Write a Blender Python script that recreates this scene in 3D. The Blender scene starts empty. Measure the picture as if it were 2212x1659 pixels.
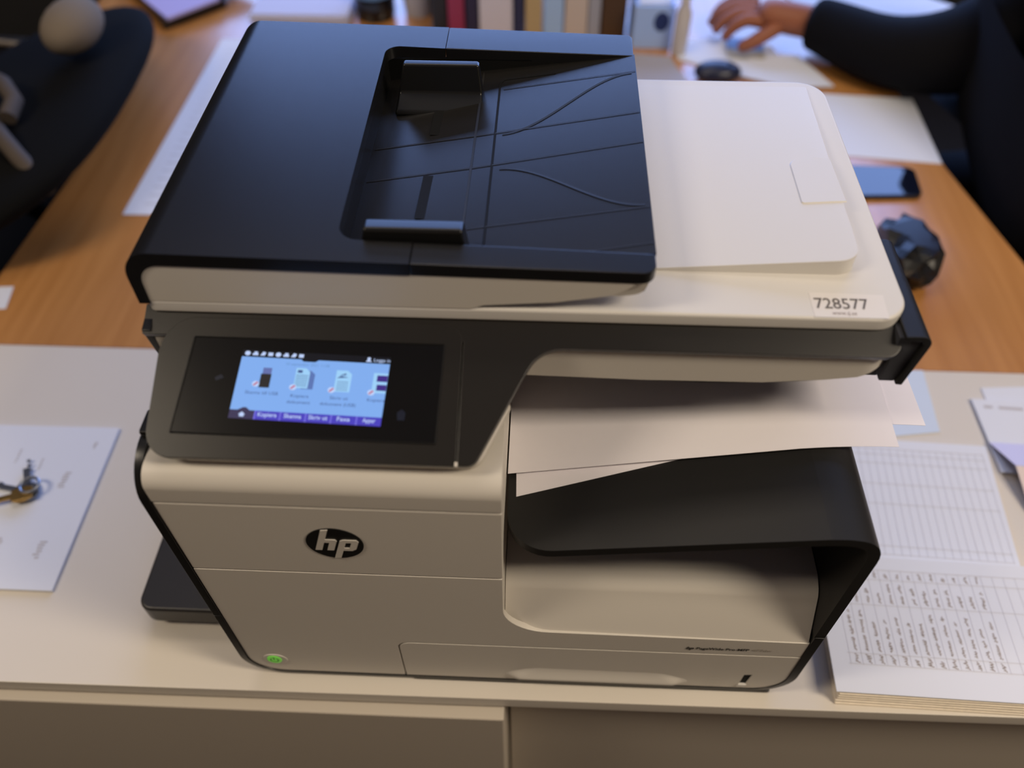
import bpy, bmesh, math, random
from mathutils import Vector, Matrix
random.seed(7)
S = bpy.context.scene
C = bpy.context.collection
pi = math.pi
R = math.radians

# ------------------------------------------------------------ camera, world, light, exposure
cam_d = bpy.data.cameras.new('camera')
cam = bpy.data.objects.new('camera', cam_d); C.objects.link(cam); S.camera = cam
cam_d.sensor_width = 36.0; cam_d.lens = 36.0 * 1775.05 / 2212
cam_d.clip_start = 0.02
def _rz(a): return Matrix.Rotation(a, 3, 'Z')
_p, _r, _y = R(49.6915), R(-0.2088), R(-2.4771)
_f = Vector((0, math.cos(_p), -math.sin(_p))); _x = Vector((1, 0, 0)); _d = _f.cross(_x)
_M = _rz(_r) @ Matrix((_x, _d, _f)) @ _rz(_y)           # rows: right, down, forward
_right, _down, _fwd = Vector(_M[0]), Vector(_M[1]), Vector(_M[2])
cam.matrix_world = Matrix((( _right.x, -_down.x, -_fwd.x, 0.0104),
                           ( _right.y, -_down.y, -_fwd.y, -0.2845),
                           ( _right.z, -_down.z, -_fwd.z, 0.7628), (0, 0, 0, 1)))
cam_d.dof.use_dof = True; cam_d.dof.focus_distance = 0.64; cam_d.dof.aperture_fstop = 2.8

w = bpy.data.worlds.new('room_air'); S.world = w; w.use_nodes = True
w.node_tree.nodes['Background'].inputs[0].default_value = (1.0, 0.86, 0.72, 1)
w.node_tree.nodes['Background'].inputs[1].default_value = 0.10

def area(name, loc, aim, sx, sy, watt, col):
    l = bpy.data.lights.new(name, 'AREA'); l.shape = 'RECTANGLE'; l.size = sx; l.size_y = sy
    l.energy = watt; l.color = col
    o = bpy.data.objects.new(name, l); C.objects.link(o); o.location = loc
    o.rotation_euler = (Vector(aim) - Vector(loc)).to_track_quat('-Z', 'Y').to_euler()
    return o
area('overhead_light', (1.65, -0.52, 1.93), (1.65, -0.52, 0), 1.2, 0.36, 47, (1.0, 0.85, 0.66))
area('overhead_light', (-1.70, -0.42, 1.93), (-1.70, -0.42, 0), 1.1, 0.36, 26, (1.0, 0.85, 0.66))
area('overhead_light', (-0.25, 0.85, 1.93), (-0.25, 0.85, 0), 1.0, 0.4, 6, (1.0, 0.85, 0.68))  # extra light, added to brighten the dark desk
area('window_daylight', (0.40, 2.40, 0.86), (0.40, 0, 0.76), 3.0, 1.34, 64, (0.29, 0.46, 1.0))

S.view_settings.view_transform = 'Standard'; S.view_settings.look = 'None'
S.view_settings.exposure = 0.0; S.view_settings.gamma = 1.0; S.view_settings.use_curve_mapping = False
S.cycles.use_denoising = True
S.cycles.max_bounces = 8

# ------------------------------------------------------------ materials
def mat(name, col, rough=0.5, spec=0.5, metal=0.0, bump=0.0, bscale=400, emit=0.0, coat=0.0, var=0.0, vscale=30):
    m = bpy.data.materials.new(name); m.use_nodes = True
    nt = m.node_tree; b = nt.nodes['Principled BSDF']
    b.inputs['Base Color'].default_value = (*col, 1)
    b.inputs['Roughness'].default_value = rough
    b.inputs['Specular IOR Level'].default_value = spec
    b.inputs['Metallic'].default_value = metal
    b.inputs['Coat Weight'].default_value = coat
    if emit:
        b.inputs['Emission Color'].default_value = (*col, 1); b.inputs['Emission Strength'].default_value = emit
        if 'screen' in name: b.inputs['Base Color'].default_value = (0.004, 0.004, 0.004, 1)
    tc = nt.nodes.new('ShaderNodeTexCoord')
    if var:
        n = nt.nodes.new('ShaderNodeTexNoise'); n.inputs['Scale'].default_value = vscale; n.inputs['Detail'].default_value = 4
        mx = nt.nodes.new('ShaderNodeMix'); mx.data_type = 'RGBA'
        mx.inputs['A'].default_value = (*[c * (1 - var) for c in col], 1)
        mx.inputs['B'].default_value = (*[min(1, c * (1 + var)) for c in col], 1)
        nt.links.new(tc.outputs['Object'], n.inputs['Vector']); nt.links.new(n.outputs['Fac'], mx.inputs['Factor'])
        nt.links.new(mx.outputs['Result'], b.inputs['Base Color'])
    if bump:
        n = nt.nodes.new('ShaderNodeTexNoise'); n.inputs['Scale'].default_value = bscale; n.inputs['Detail'].default_value = 2
        bp = nt.nodes.new('ShaderNodeBump'); bp.inputs['Strength'].default_value = bump; bp.inputs['Distance'].default_value = 0.0006
        nt.links.new(tc.outputs['Object'], n.inputs['Vector']); nt.links.new(n.outputs['Fac'], bp.inputs['Height'])
        nt.links.new(bp.outputs['Normal'], b.inputs['Normal'])
    return m
WHITE = mat('ivory_plastic', (0.66, 0.62, 0.555), 0.42, 0.4, bump=0.06, bscale=1500)
LIDW = mat('ivory_lid_plastic', (0.70, 0.675, 0.635), 0.40, 0.4, bump=0.06, bscale=1500)
SATIN = mat('black_satin_plastic', (0.009, 0.009, 0.010), 0.27, 0.5, bump=0.10, bscale=2500)
TRAYB = mat('black_feeder_plastic', (0.012, 0.011, 0.010), 0.27, 0.5, bump=0.08, bscale=2500)
CHAR = mat('charcoal_plastic', (0.009, 0.0085, 0.008), 0.48, 0.5, bump=0.12, bscale=2500)
BEZ = mat('warm_black_plastic', (0.014, 0.012, 0.0095), 0.34, 0.45, bump=0.08, bscale=2500)
RIM = mat('black_rim_plastic', (0.008, 0.008, 0.008), 0.30, 0.5)
DARK = mat('dark_void_plastic', (0.004, 0.004, 0.004), 0.7, 0.2)
CREASE = mat('tray_crease', (0.009, 0.008, 0.007), 0.5, 0.4)
GLASS = mat('panel_glass', (0.006, 0.0055, 0.005), 0.22, 0.35)
PAPER = mat('office_paper', (0.85, 0.81, 0.84), 0.8, 0.15, var=0.015, vscale=60)
PAPERB = mat('cool_paper', (0.74, 0.76, 0.82), 0.8, 0.15)
PAPERL = mat('lilac_paper', (0.46, 0.40, 0.66), 0.7, 0.2)
CREAM = mat('page_edge', (0.86, 0.77, 0.64), 0.8, 0.1, var=0.12, vscale=200)
INK = mat('grey_ink', (0.31, 0.25, 0.235), 0.8, 0.1)
RULE = mat('grey_rule', (0.58, 0.57, 0.60), 0.8, 0.1)
PALEINK = mat('pale_ink', (0.52, 0.50, 0.52), 0.8, 0.1)
BLACKINK = mat('black_ink', (0.05, 0.045, 0.04), 0.6, 0.2)
FAINT = mat('faint_ink', (0.40, 0.36, 0.31), 0.6, 0.2)
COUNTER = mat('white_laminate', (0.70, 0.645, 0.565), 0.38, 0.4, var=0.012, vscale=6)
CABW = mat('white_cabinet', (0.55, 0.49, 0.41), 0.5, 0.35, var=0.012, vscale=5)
METAL = mat('grey_metal', (0.55, 0.52, 0.48), 0.3, 0.5, 1.0)
STEEL = mat('key_steel', (0.30, 0.32, 0.36), 0.35, 0.5, 1.0)
BRASS = mat('key_brass', (0.48, 0.30, 0.10), 0.35, 0.5, 1.0)
CLOTH = mat('black_cloth', (0.0045, 0.0045, 0.006), 0.9, 0.15, bump=0.3, bscale=900)
CHAIRF = mat('black_chair_fabric', (0.004, 0.004, 0.004), 0.9, 0.1, bump=0.3, bscale=700)
SKIN = mat('skin', (0.33, 0.115, 0.058), 0.55, 0.4, var=0.08, vscale=40)
HAIRM = mat('dark_hair', (0.02, 0.014, 0.01), 0.6, 0.4)
BEIGE = mat('beige_fabric', (0.19, 0.155, 0.12), 0.9, 0.1, bump=0.2)
GLOSSB = mat('black_gloss', (0.006, 0.006, 0.008), 0.12, 0.5)
CRUMP = mat('crumpled_black_film', (0.006, 0.006, 0.007), 0.30, 0.4)
CARPET = mat('dark_carpet', (0.020, 0.017, 0.015), 0.95, 0.1, bump=0.5, bscale=500, var=0.2, vscale=80)
WALLB = mat('dark_grey_wall', (0.035, 0.034, 0.034), 0.8, 0.2, var=0.05, vscale=3)
WALLM = mat('painted_wall', (0.34, 0.25, 0.16), 0.8, 0.2, var=0.02, vscale=3)
CEILM = mat('ceiling_paint', (0.42, 0.39, 0.35), 0.9, 0.1, var=0.01, vscale=5)
LED = mat('green_led', (0.16, 0.55, 0.06), 0.4, 0.3, emit=0.35)
SCR_BG = mat('screen_light', (0.24, 0.455, 0.93), 0.3, 0.2, emit=0.92)
SCR_BAR = mat('screen_purple', (0.085, 0.065, 0.60), 0.3, 0.2, emit=0.85)
SCR_SEP = mat('screen_lilac', (0.19, 0.17, 0.80), 0.3, 0.2, emit=0.9)
SCR_HOME = mat('screen_dusk', (0.05, 0.04, 0.10), 0.3, 0.2, emit=0.9)
SCR_TXT = mat('screen_white', (0.55, 0.68, 1.0), 0.3, 0.2, emit=0.95)
SCR_DK = mat('screen_ink', (0.06, 0.10, 0.28), 0.3, 0.2, emit=0.9)
SCR_BRN = mat('screen_stick', (0.028, 0.024, 0.024), 0.3, 0.2, emit=0.9)
SCR_RED = mat('screen_red', (0.55, 0.06, 0.14), 0.3, 0.2, emit=0.9)
SCR_PAGE = mat('screen_page', (0.36, 0.66, 0.98), 0.3, 0.2, emit=0.95)
SCR_STAT = mat('screen_status', (0.008, 0.008, 0.012), 0.3, 0.2, emit=0.9)
HINT = mat('touch_hint', (0.012, 0.014, 0.026), 0.3, 0.3, emit=0.25)

def wood():
    m = bpy.data.materials.new('beech_desk'); m.use_nodes = True; nt = m.node_tree; b = nt.nodes['Principled BSDF']
    tc = nt.nodes.new('ShaderNodeTexCoord'); mp = nt.nodes.new('ShaderNodeMapping'); mp.inputs['Scale'].default_value = (30, 2.0, 8)
    n = nt.nodes.new('ShaderNodeTexNoise'); n.inputs['Scale'].default_value = 2.0; n.inputs['Detail'].default_value = 5
    cr = nt.nodes.new('ShaderNodeValToRGB')
    cr.color_ramp.elements[0].position = 0.3; cr.color_ramp.elements[0].color = (0.47, 0.20, 0.052, 1)
    cr.color_ramp.elements[1].position = 0.75; cr.color_ramp.elements[1].color = (0.58, 0.265, 0.078, 1)
    nt.links.new(tc.outputs['Object'], mp.inputs['Vector']); nt.links.new(mp.outputs['Vector'], n.inputs['Vector'])
    nt.links.new(n.outputs['Fac'], cr.inputs['Fac']); nt.links.new(cr.outputs['Color'], b.inputs['Base Color'])
    b.inputs['Roughness'].default_value = 0.34; b.inputs['Specular IOR Level'].default_value = 0.6
    b.inputs['Coat Weight'].default_value = 1.0; b.inputs['Coat Roughness'].default_value = 0.2
    return m
WOOD = wood()

# ------------------------------------------------------------ mesh helpers
def rpoly(pts, seg=7):
    """polygon with rounded corners: points (u, v[, r])"""
    out = []; n = len(pts)
    for i, p in enumerate(pts):
        r = p[2] if len(p) > 2 else 0
        P = Vector(p[:2])
        if not r: out.append(tuple(P)); continue
        A = (Vector(pts[i - 1][:2]) - P); B = (Vector(pts[(i + 1) % n][:2]) - P)
        a = A.normalized(); b = B.normalized(); ang = a.angle(b); t = r / math.tan(ang / 2)
        t = min(t, A.length * 0.49, B.length * 0.49); rr = t * math.tan(ang / 2)
        c = P + (a + b).normalized() * (rr / math.sin(ang / 2))
        s = P + a * t - c; e = P + b * t - c
        tot = s.angle(e)
        sg = 1 if (s.x * e.y - s.y * e.x) > 0 else -1
        for k in range(seg + 1):
            q = tot * k / seg * sg
            out.append((c.x + s.x * math.cos(q) - s.y * math.sin(q), c.y + s.x * math.sin(q) + s.y * math.cos(q)))
    return out
def rrect(u0, v0, u1, v1, r=0, seg=7): return rpoly([(u0, v0, r), (u1, v0, r), (u1, v1, r), (u0, v1, r)], seg)
def ell(cu, cv, ru, rv=None, n=24, a0=0.0):
    rv = rv or ru
    return [(cu + ru * math.cos(a0 + 2 * pi * k / n), cv + rv * math.sin(a0 + 2 * pi * k / n)) for k in range(n)]
AX = {'xy': lambda u, v, q: (u, v, q), 'xz': lambda u, v, q: (u, q, v), 'yz': lambda u, v, q: (q, u, v)}
def prism(pts, a, b, plane='xy', f=None):
    """outline pushed between depths a and b"""
    g = f or AX[plane]; n = len(pts)
    V = [g(u, v, a) for u, v in pts] + [g(u, v, b) for u, v in pts]
    F = [list(range(n)), list(range(2 * n - 1, n - 1, -1))] + [[i, (i + 1) % n, n + (i + 1) % n, n + i] for i in range(n)]
    return V, F
def box(x0, y0, z0, x1, y1, z1): return prism([(x0, y0), (x1, y0), (x1, y1), (x0, y1)], z0, z1)
def obox(cx, cy, z0, z1, sx, sy, ang, r=0.0):
    c, s = math.cos(ang), math.sin(ang)
    pts = rrect(-sx / 2, -sy / 2, sx / 2, sy / 2, r, 5) if r else [(-sx/2, -sy/2), (sx/2, -sy/2), (sx/2, sy/2), (-sx/2, sy/2)]
    return prism([(cx + u * c - v * s, cy + u * s + v * c) for u, v in pts], z0, z1)
def tube(path, r, n=8, cap=True):
    V = []; F = []; P = [Vector(p) for p in path]; m = len(P); rs = r if isinstance(r, (list, tuple)) else [r] * m
    up = Vector((0.13, 0.21, 1)).normalized()
    for i, p in enumerate(P):
        t = (P[min(i + 1, m - 1)] - P[max(i - 1, 0)]).normalized()
        if abs(t.dot(up)) > 0.97: up = Vector((1, 0.2, 0.1)).normalized()
        a = t.cross(up).normalized(); b = a.cross(t)
        V += [tuple(p + (a * math.cos(2*pi*k/n) + b * math.sin(2*pi*k/n)) * rs[i]) for k in range(n)]
    for i in range(m - 1):
        for k in range(n):
            F.append([i*n + k, i*n + (k+1) % n, (i+1)*n + (k+1) % n, (i+1)*n + k])
    if cap: F += [list(range(n))[::-1], [(m-1)*n + k for k in range(n)]]
    return V, F
def ribbon(path, wd, up=(0, 0, 1), th=0.0):
    """flat strip along a path, width wd, lying across normal `up`"""
    P = [Vector(p) for p in path]; U = Vector(up); V = []; F = []
    for i, p in enumerate(P):
        t = (P[min(i+1, len(P)-1)] - P[max(i-1, 0)]).normalized(); s = t.cross(U).normalized() * wd / 2
        V += [tuple(p - s), tuple(p + s)]
    for i in range(len(P) - 1): F.append([2*i, 2*i+1, 2*i+3, 2*i+2])
    return V, F
def lathe(prof, cx, cy, n=20):
    V = []; F = []; m = len(prof)
    for r, z in prof: V += [(cx + r*math.cos(2*pi*k/n), cy + r*math.sin(2*pi*k/n), z) for k in range(n)]
    for i in range(m - 1):
        for k in range(n): F.append([i*n+k, i*n+(k+1) % n, (i+1)*n+(k+1) % n, (i+1)*n+k])
    F += [list(range(n))[::-1], [(m-1)*n+k for k in range(n)]]
    return V, F
def join(*gs):
    V = []; F = []
    for v, f in gs:
        o = len(V); V += list(v); F += [[i + o for i in q] for q in f]
    return V, F
def xf(g, fn): return [fn(*v) for v in g[0]], g[1]

def union(ga, gb):
    os_ = []
    for g in (ga, gb):
        me = bpy.data.meshes.new('union'); me.from_pydata([tuple(v) for v in g[0]], [], g[1])
        bm = bmesh.new(); bm.from_mesh(me); bmesh.ops.recalc_face_normals(bm, faces=bm.faces); bm.to_mesh(me); bm.free()
        o = bpy.data.objects.new('union', me); C.objects.link(o); os_.append(o)
    md = os_[0].modifiers.new('b', 'BOOLEAN'); md.operation = 'UNION'; md.solver = 'EXACT'; md.object = os_[1]
    dg = bpy.context.evaluated_depsgraph_get(); me = bpy.data.meshes.new_from_object(os_[0].evaluated_get(dg))
    bm = bmesh.new(); bm.from_mesh(me); bmesh.ops.remove_doubles(bm, verts=bm.verts, dist=2e-5)
    bmesh.ops.dissolve_limit(bm, angle_limit=R(0.6), verts=bm.verts, edges=bm.edges)
    bm.verts.index_update(); V = [tuple(v.co) for v in bm.verts]; F = [[v.index for v in f.verts] for f in bm.faces]
    bm.free(); bpy.data.meshes.remove(me)
    for o in os_: m_ = o.data; bpy.data.objects.remove(o); bpy.data.meshes.remove(m_)
    return V, F
def tag(o, label=None, cat=None, group=None, kind=None):
    if label: o['label'] = label
    if cat: o['category'] = cat
    if group: o['group'] = group
    if kind: o['kind'] = kind
    return o
def obj(name, g, m, parent=None, bevel=0.0, smooth=40, seg=2, recalc=True, skip=None):
    me = bpy.data.meshes.new(name); me.from_pydata([tuple(v) for v in g[0]], [], g[1])
    bm = bmesh.new(); bm.from_mesh(me)
    if recalc: bmesh.ops.recalc_face_normals(bm, faces=bm.faces)
    if bevel:
        ed = [e for e in bm.edges if len(e.link_faces) == 2 and e.calc_face_angle(0) > R(42)]
        if skip: ed = [e for e in ed if not all(skip(v.co) for v in e.verts)]
        if ed: bmesh.ops.bevel(bm, geom=ed, offset=bevel, segments=seg, profile=0.5, affect='EDGES', clamp_overlap=True)
    for f in bm.faces: f.smooth = bool(smooth)
    bm.to_mesh(me); bm.free()
    if smooth: me.set_sharp_from_angle(angle=R(smooth))
    me.materials.append(m)
    o = bpy.data.objects.new(name, me); C.objects.link(o)
    if smooth and bevel:
        wn = o.modifiers.new('weighted_normals', 'WEIGHTED_NORMAL'); wn.keep_sharp = True
    if parent is not None:
        o.parent = parent
        r = parent
        off = Vector((0, 0, 0))
        while r is not None: off += r.location; r = r.parent
        o.location = -off
    return o
def thing(name, label, cat, loc=(0, 0, 0), group=None):
    o = bpy.data.objects.new(name, None); C.objects.link(o); o.location = loc
    o.empty_display_size = 0.02
    return tag(o, label, cat, group)
_fc = {}
def text(body, size, align='LEFT', shear=0.0, bold=0.0, sx=1.0):
    """flat outline of a word as 2D mesh (verts, faces) with baseline at v=0"""
    cu = bpy.data.curves.new('writing', 'FONT'); cu.body = body; cu.size = size; cu.align_x = align; cu.shear = shear
    cu.offset = bold; cu.resolution_u = 3
    o = bpy.data.objects.new('writing', cu); C.objects.link(o)
    dg = bpy.context.evaluated_depsgraph_get(); me = bpy.data.meshes.new_from_object(o.evaluated_get(dg))
    V = [(v.co.x * sx, v.co.y, 0) for v in me.vertices]; F = [list(p.vertices) for p in me.polygons]
    bpy.data.objects.remove(o); bpy.data.curves.remove(cu); bpy.data.meshes.remove(me)
    return V, F
def fit(g, width, cx=None):
    xs = [v[0] for v in g[0]]; k = width / (max(xs) - min(xs)); x0 = min(xs)
    return [((v[0] - x0) * k, v[1], v[2]) for v in g[0]], g[1]
def skin(name, nodes, edges, m, parent=None, root=0, levels=2):
    me = bpy.data.meshes.new(name); me.from_pydata([n[:3] for n in nodes], edges, [])
    o = bpy.data.objects.new(name, me); C.objects.link(o)
    md = o.modifiers.new('skin', 'SKIN'); md.use_smooth_shade = True
    for i, n in enumerate(nodes):
        sv = me.skin_vertices[0].data[i]; r = n[3] if isinstance(n[3], tuple) else (n[3], n[3]); sv.radius = r
        sv.use_root = (i == root)
    sb = o.modifiers.new('sub', 'SUBSURF'); sb.levels = levels; sb.render_levels = levels
    dg = bpy.context.evaluated_depsgraph_get(); mm = bpy.data.meshes.new_from_object(o.evaluated_get(dg))
    bpy.data.objects.remove(o); bpy.data.meshes.remove(me)
    for p in mm.polygons: p.use_smooth = True
    mm.name = name; mm.materials.clear(); mm.materials.append(m)
    q = bpy.data.objects.new(name, mm); C.objects.link(q)
    if parent is not None:
        q.parent = parent; q.location = -parent.location
    return q
def ico(c, r, sub=3, fn=None):
    bm = bmesh.new(); bmesh.ops.create_icosphere(bm, subdivisions=sub, radius=1)
    V = []
    for v in bm.verts:
        p = Vector((v.co.x * r[0], v.co.y * r[1], v.co.z * r[2]))
        if fn: p = fn(p, v.co.copy())
        V.append(tuple(p + Vector(c)))
    F = [[v.index for v in f.verts] for f in bm.faces]; bm.free()
    return V, F

# ------------------------------------------------------------ room shell
ZC = -0.006                      # height of the counter and desk tops
FL = ZC - 0.74
tag(obj('floor', box(-3.2, -2.6, FL - 0.05, 3.2, 2.55, FL), CARPET, smooth=0), 'dark carpet floor of the office beside the desk', 'floor', kind='structure')
tag(obj('wall_front', box(-3.2, -2.7, FL, 3.2, -2.6, FL + 2.72), WALLM, smooth=0), 'beige painted wall behind the viewer', 'wall', kind='structure')
tag(obj('wall_left', box(-3.3, -2.7, FL, -3.2, 2.65, FL + 2.72), WALLM, smooth=0), 'beige painted wall on the left', 'wall', kind='structure')
tag(obj('wall_right', box(3.2, -2.7, FL, 3.3, 2.65, FL + 2.72), WALLM, smooth=0), 'beige painted wall on the right', 'wall', kind='structure')
tag(obj('wall_back', box(-3.2, 2.55, FL, 3.2, 2.65, FL + 2.72), WALLB, smooth=0), 'dark grey wall at the far end of the office', 'wall', kind='structure')
tag(obj('ceiling', box(-3.3, -2.7, FL + 2.72, 3.3, 2.65, FL + 2.8), CEILM, smooth=0), 'white office ceiling', 'ceiling', kind='structure')

# ------------------------------------------------------------ counter, cabinets, desk
YF = -0.0155; YB = 0.4085
wt = obj('worktop', prism([(-1.25, -0.0215), (1.15, -0.0105), (1.15, YB), (-1.25, YB)], ZC - 0.019, ZC), COUNTER, bevel=0.0012)
tag(wt, 'long white laminate worktop under the printer', 'worktop')
cab = thing('base_cabinet', 'white cabinet below left half of the worktop, door standing proud', 'cabinet', (-0.62, 0.19, FL))
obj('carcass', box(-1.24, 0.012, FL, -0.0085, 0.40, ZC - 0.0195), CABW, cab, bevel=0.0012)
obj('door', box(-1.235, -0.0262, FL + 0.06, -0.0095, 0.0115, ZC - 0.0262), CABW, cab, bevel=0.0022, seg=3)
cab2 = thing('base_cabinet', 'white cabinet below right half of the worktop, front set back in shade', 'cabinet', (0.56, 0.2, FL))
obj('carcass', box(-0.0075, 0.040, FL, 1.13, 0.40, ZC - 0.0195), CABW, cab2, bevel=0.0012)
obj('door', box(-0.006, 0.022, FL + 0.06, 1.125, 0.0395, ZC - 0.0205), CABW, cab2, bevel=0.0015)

desk = thing('wooden_desk', 'orange-brown beech desk beyond the white worktop', 'desk', (0, 1.1, FL))
obj('desktop', prism(rpoly([(-0.741, 0.4095), (0.735, 0.4095), (0.690, 0.61, 0.3), (0.647, 0.843, 0.3), (0.632, 1.05, 0.3), (0.632, 1.90, 0.02), (-0.90, 1.90, 0.02), (-0.90, 1.265, 0.08), (-0.715, 1.03, 0.12)]), ZC - 0.026, ZC), WOOD, desk, bevel=0.002)
for lx, ly in ((-0.62, 0.5), (0.58, 0.5), (-0.58, 1.8), (0.56, 1.8)):
    obj('leg', tube([(lx, ly, FL), (lx, ly, ZC - 0.027)], 0.025, 14), METAL, desk)

# ------------------------------------------------------------ printer
P = thing('multifunction_printer', 'large ivory and black office printer with lit touchscreen and paper sheets in its output bin', 'printer', (0, 0.2, ZC))

# base plinth and black frame ribbon
obj('base_plinth', box(-0.095, -0.0005, ZC, 0.236, 0.37, 0.0002), CHAR, P, bevel=0.002)
obj('base_plinth', box(-0.225, 0.03, ZC, -0.112, 0.37, 0.0005), CHAR, P, bevel=0.002)
outer = rpoly([(-0.25, 0.12), (-0.25, 0.0, 0.036), (0.2515, 0.0, 0.036), (0.2515, 0.12)], 10)
inner = rpoly([(0.2435, 0.12), (0.2435, 0.0035, 0.030), (-0.2435, 0.0035, 0.031), (-0.2435, 0.12)], 10)
obj('frame_ribbon', prism(outer + inner, -0.0008, 0.385, 'xz'), RIM, P, bevel=0.0006)
lw = rpoly([(-0.0008, 0.1205), (-0.0008, 0.326, 0.032), (0.385, 0.329), (0.385, 0.1205)], 10)
obj('side_frame', prism(lw, -0.25, -0.2435, 'yz'), RIM, P, bevel=0.0006)
obj('side_rest', box(-0.2495, 0.030, 0.3262, -0.235, 0.050, 0.3320), RIM, P, bevel=0.002)

# left tower: core, top cover, door, lower front
core = [(0.003, 0.006), (0.003, 0.292), (0.009, 0.309), (0.018, 0.317), (0.034, 0.3205), (0.385, 0.3215), (0.385, 0.006)]
obj('body_core', prism(core, -0.243, -0.0092, 'yz'), WHITE, P)
top = rpoly([(0.0, 0.2946), (0.0, 0.3225, 0.027), (0.384, 0.3245), (0.384, 0.3205), (0.034, 0.3195), (0.006, 0.2942)], 12)
obj('top_cover', prism(top, -0.2432, -0.0088, 'yz'), WHITE, P, bevel=0.0007)
dr = obj('cartridge_door', prism([(-0.2432, 0.2018), (-0.0092, 0.2018), (-0.0086, 0.2934), (-0.2432, 0.2934)], 0.0, 0.004, 'xz'), WHITE, P, bevel=0.0013)
# round badge: dark disc with two raised slanted letters
bc = (-0.1275, 0.2478); br_ = 0.0204
obj('badge_disc', prism(ell(bc[0], bc[1], br_, n=40), -0.0006, 0.001, 'xz'), RIM, dr)
def badge_map(u, v, q):      # slanted letter frame
    return (bc[0] + (u + v * 0.30) * br_, -0.0006 - q, bc[1] + v * br_)
hh = [(-0.62, -0.42), (-0.38, -0.42), (-0.38, 0.10), (-0.20, 0.10), (-0.20, -0.42), (0.04, -0.42), (0.04, 0.20), (-0.04, 0.30), (-0.38, 0.30), (-0.38, 0.945), (-0.62, 0.90)]
obj('badge_letter', prism(hh, 0.0, 0.0006, f=badge_map), WHITE, dr)
pp_out = [(0.14, -0.985), (0.38, -0.96), (0.38, -0.42), (0.66, -0.42), (0.78, -0.30), (0.78, 0.18), (0.68, 0.30), (0.22, 0.30), (0.14, 0.22)]
pV, pF = join(prism([(0.14, -0.985), (0.37, -0.94), (0.37, 0.30), (0.24, 0.30), (0.14, 0.22)], 0, 0.0006, f=badge_map),
              prism([(0.37, 0.12), (0.56, 0.12), (0.56, 0.30), (0.37, 0.30)], 0, 0.0006, f=badge_map),
              prism([(0.37, -0.42), (0.56, -0.42), (0.56, -0.24), (0.37, -0.24)], 0, 0.0006, f=badge_map),
              prism([(0.56, -0.42), (0.68, -0.42), (0.80, -0.30), (0.80, 0.18), (0.70, 0.30), (0.56, 0.30)], 0, 0.0006, f=badge_map))
obj('badge_letter', (pV, pF), WHITE, dr)

low = rpoly([(-0.2432, 0.2008), (-0.2432, 0.004, 0.030), (-0.1022, 0.004), (-0.1022, 0.0785, 0.0115), (0.2434, 0.0785), (0.2434, 0.1068), (-0.0095, 0.1105, 0.038), (-0.0095, 0.2008)], 10)
lf = obj('lower_front_panel', prism(low, 0.0, 0.0055, 'xz'), WHITE, P, bevel=0.0008)
t = text('PageWide Pro MFP', 0.0064, bold=0.00016); t2 = text('hp', 0.0070, shear=0.25, bold=0.0003)
t3 = text('477dw', 0.0064)
obj('model_lettering', join(xf(fit(t2, 0.0068), lambda u, v, q: (0.1442 + u, -0.0004, 0.0878 + v)),
                            xf(fit(t, 0.0442), lambda u, v, q: (0.1530 + u, -0.0004, 0.0880 + v))), BLACKINK, lf)
obj('model_lettering', xf(fit(t3, 0.0165), lambda u, v, q: (0.1995 + u, -0.0004, 0.0880 + v)), FAINT, lf)

# power button
pb = obj('power_button', join(prism(ell(-0.2185, 0.030, 0.0112, 0.0108, 28), -0.0007, 0.002, 'xz')), WHITE, P, bevel=0.0004)
obj('button_lamp', prism(ell(-0.2190, 0.0312, 0.0066, 0.0074, 24), -0.0013, -0.0005, 'xz'), LED, pb)
arc = [(-0.2190 + 0.0036*math.cos(R(a)), -0.0014, 0.0305 + 0.0036*math.sin(R(a))) for a in range(125, 416, 29)]
obj('power_symbol', join(ribbon(arc, 0.0011, (0, 1, 0)), ribbon([(-0.2190, -0.0014, 0.0310), (-0.2190, -0.0014, 0.0362)], 0.0011, (0, 1, 0))),
    mat('dark_green_print', (0.03, 0.16, 0.02), 0.5), pb)

# paper cassette with finger grip, level window and stack symbol
tr = rpoly([(-0.1008, 0.0045), (0.2434, 0.0045, 0.029), (0.2434, 0.0772), (-0.1008, 0.0772, 0.0105)], 9)
cut = rpoly([(-0.0118, 0.0052), (0.1594, 0.0052), (0.1594, 0.018, 0.012), (0.1360, 0.0345, 0.02), (0.0120, 0.0365, 0.020), (-0.0118, 0.0190, 0.012)], 6)
def plate_with_holes(outline, holes, y0, y1):
    bm = bmesh.new()
    loops = []
    for pts in [outline] + holes:
        vs = [bm.verts.new((u, y0, v)) for u, v in pts]; loops.append(vs)
        for i in range(len(vs)): bm.edges.new((vs[i], vs[(i+1) % len(vs)]))
    bmesh.ops.triangle_fill(bm, use_beauty=True, use_dissolve=False, edges=bm.edges[:])
    bm.verts.index_update()
    V = [tuple(v.co) for v in bm.verts]; F = [[v.index for v in f.verts] for f in bm.faces]
    n = len(V); L = [[v.index for v in vs] for vs in loops]; bm.free()
    V2 = V + [(x, y1, z) for x, y, z in V]; F2 = F + [[i + n for i in f[::-1]] for f in F]
    for l in L:
        for i in range(len(l)): a, b = l[i], l[(i+1) % len(l)]; F2.append([a, b, b + n, a + n])
    return V2, F2
slot = [(0.2040, 0.0137), (0.2102, 0.0137), (0.2120, 0.0360), (0.2046, 0.0350)]
ct = obj('paper_cassette', plate_with_holes(tr, [slot], 0.0, 0.006), WHITE, P, bevel=0.0005, smooth=30)
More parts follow.
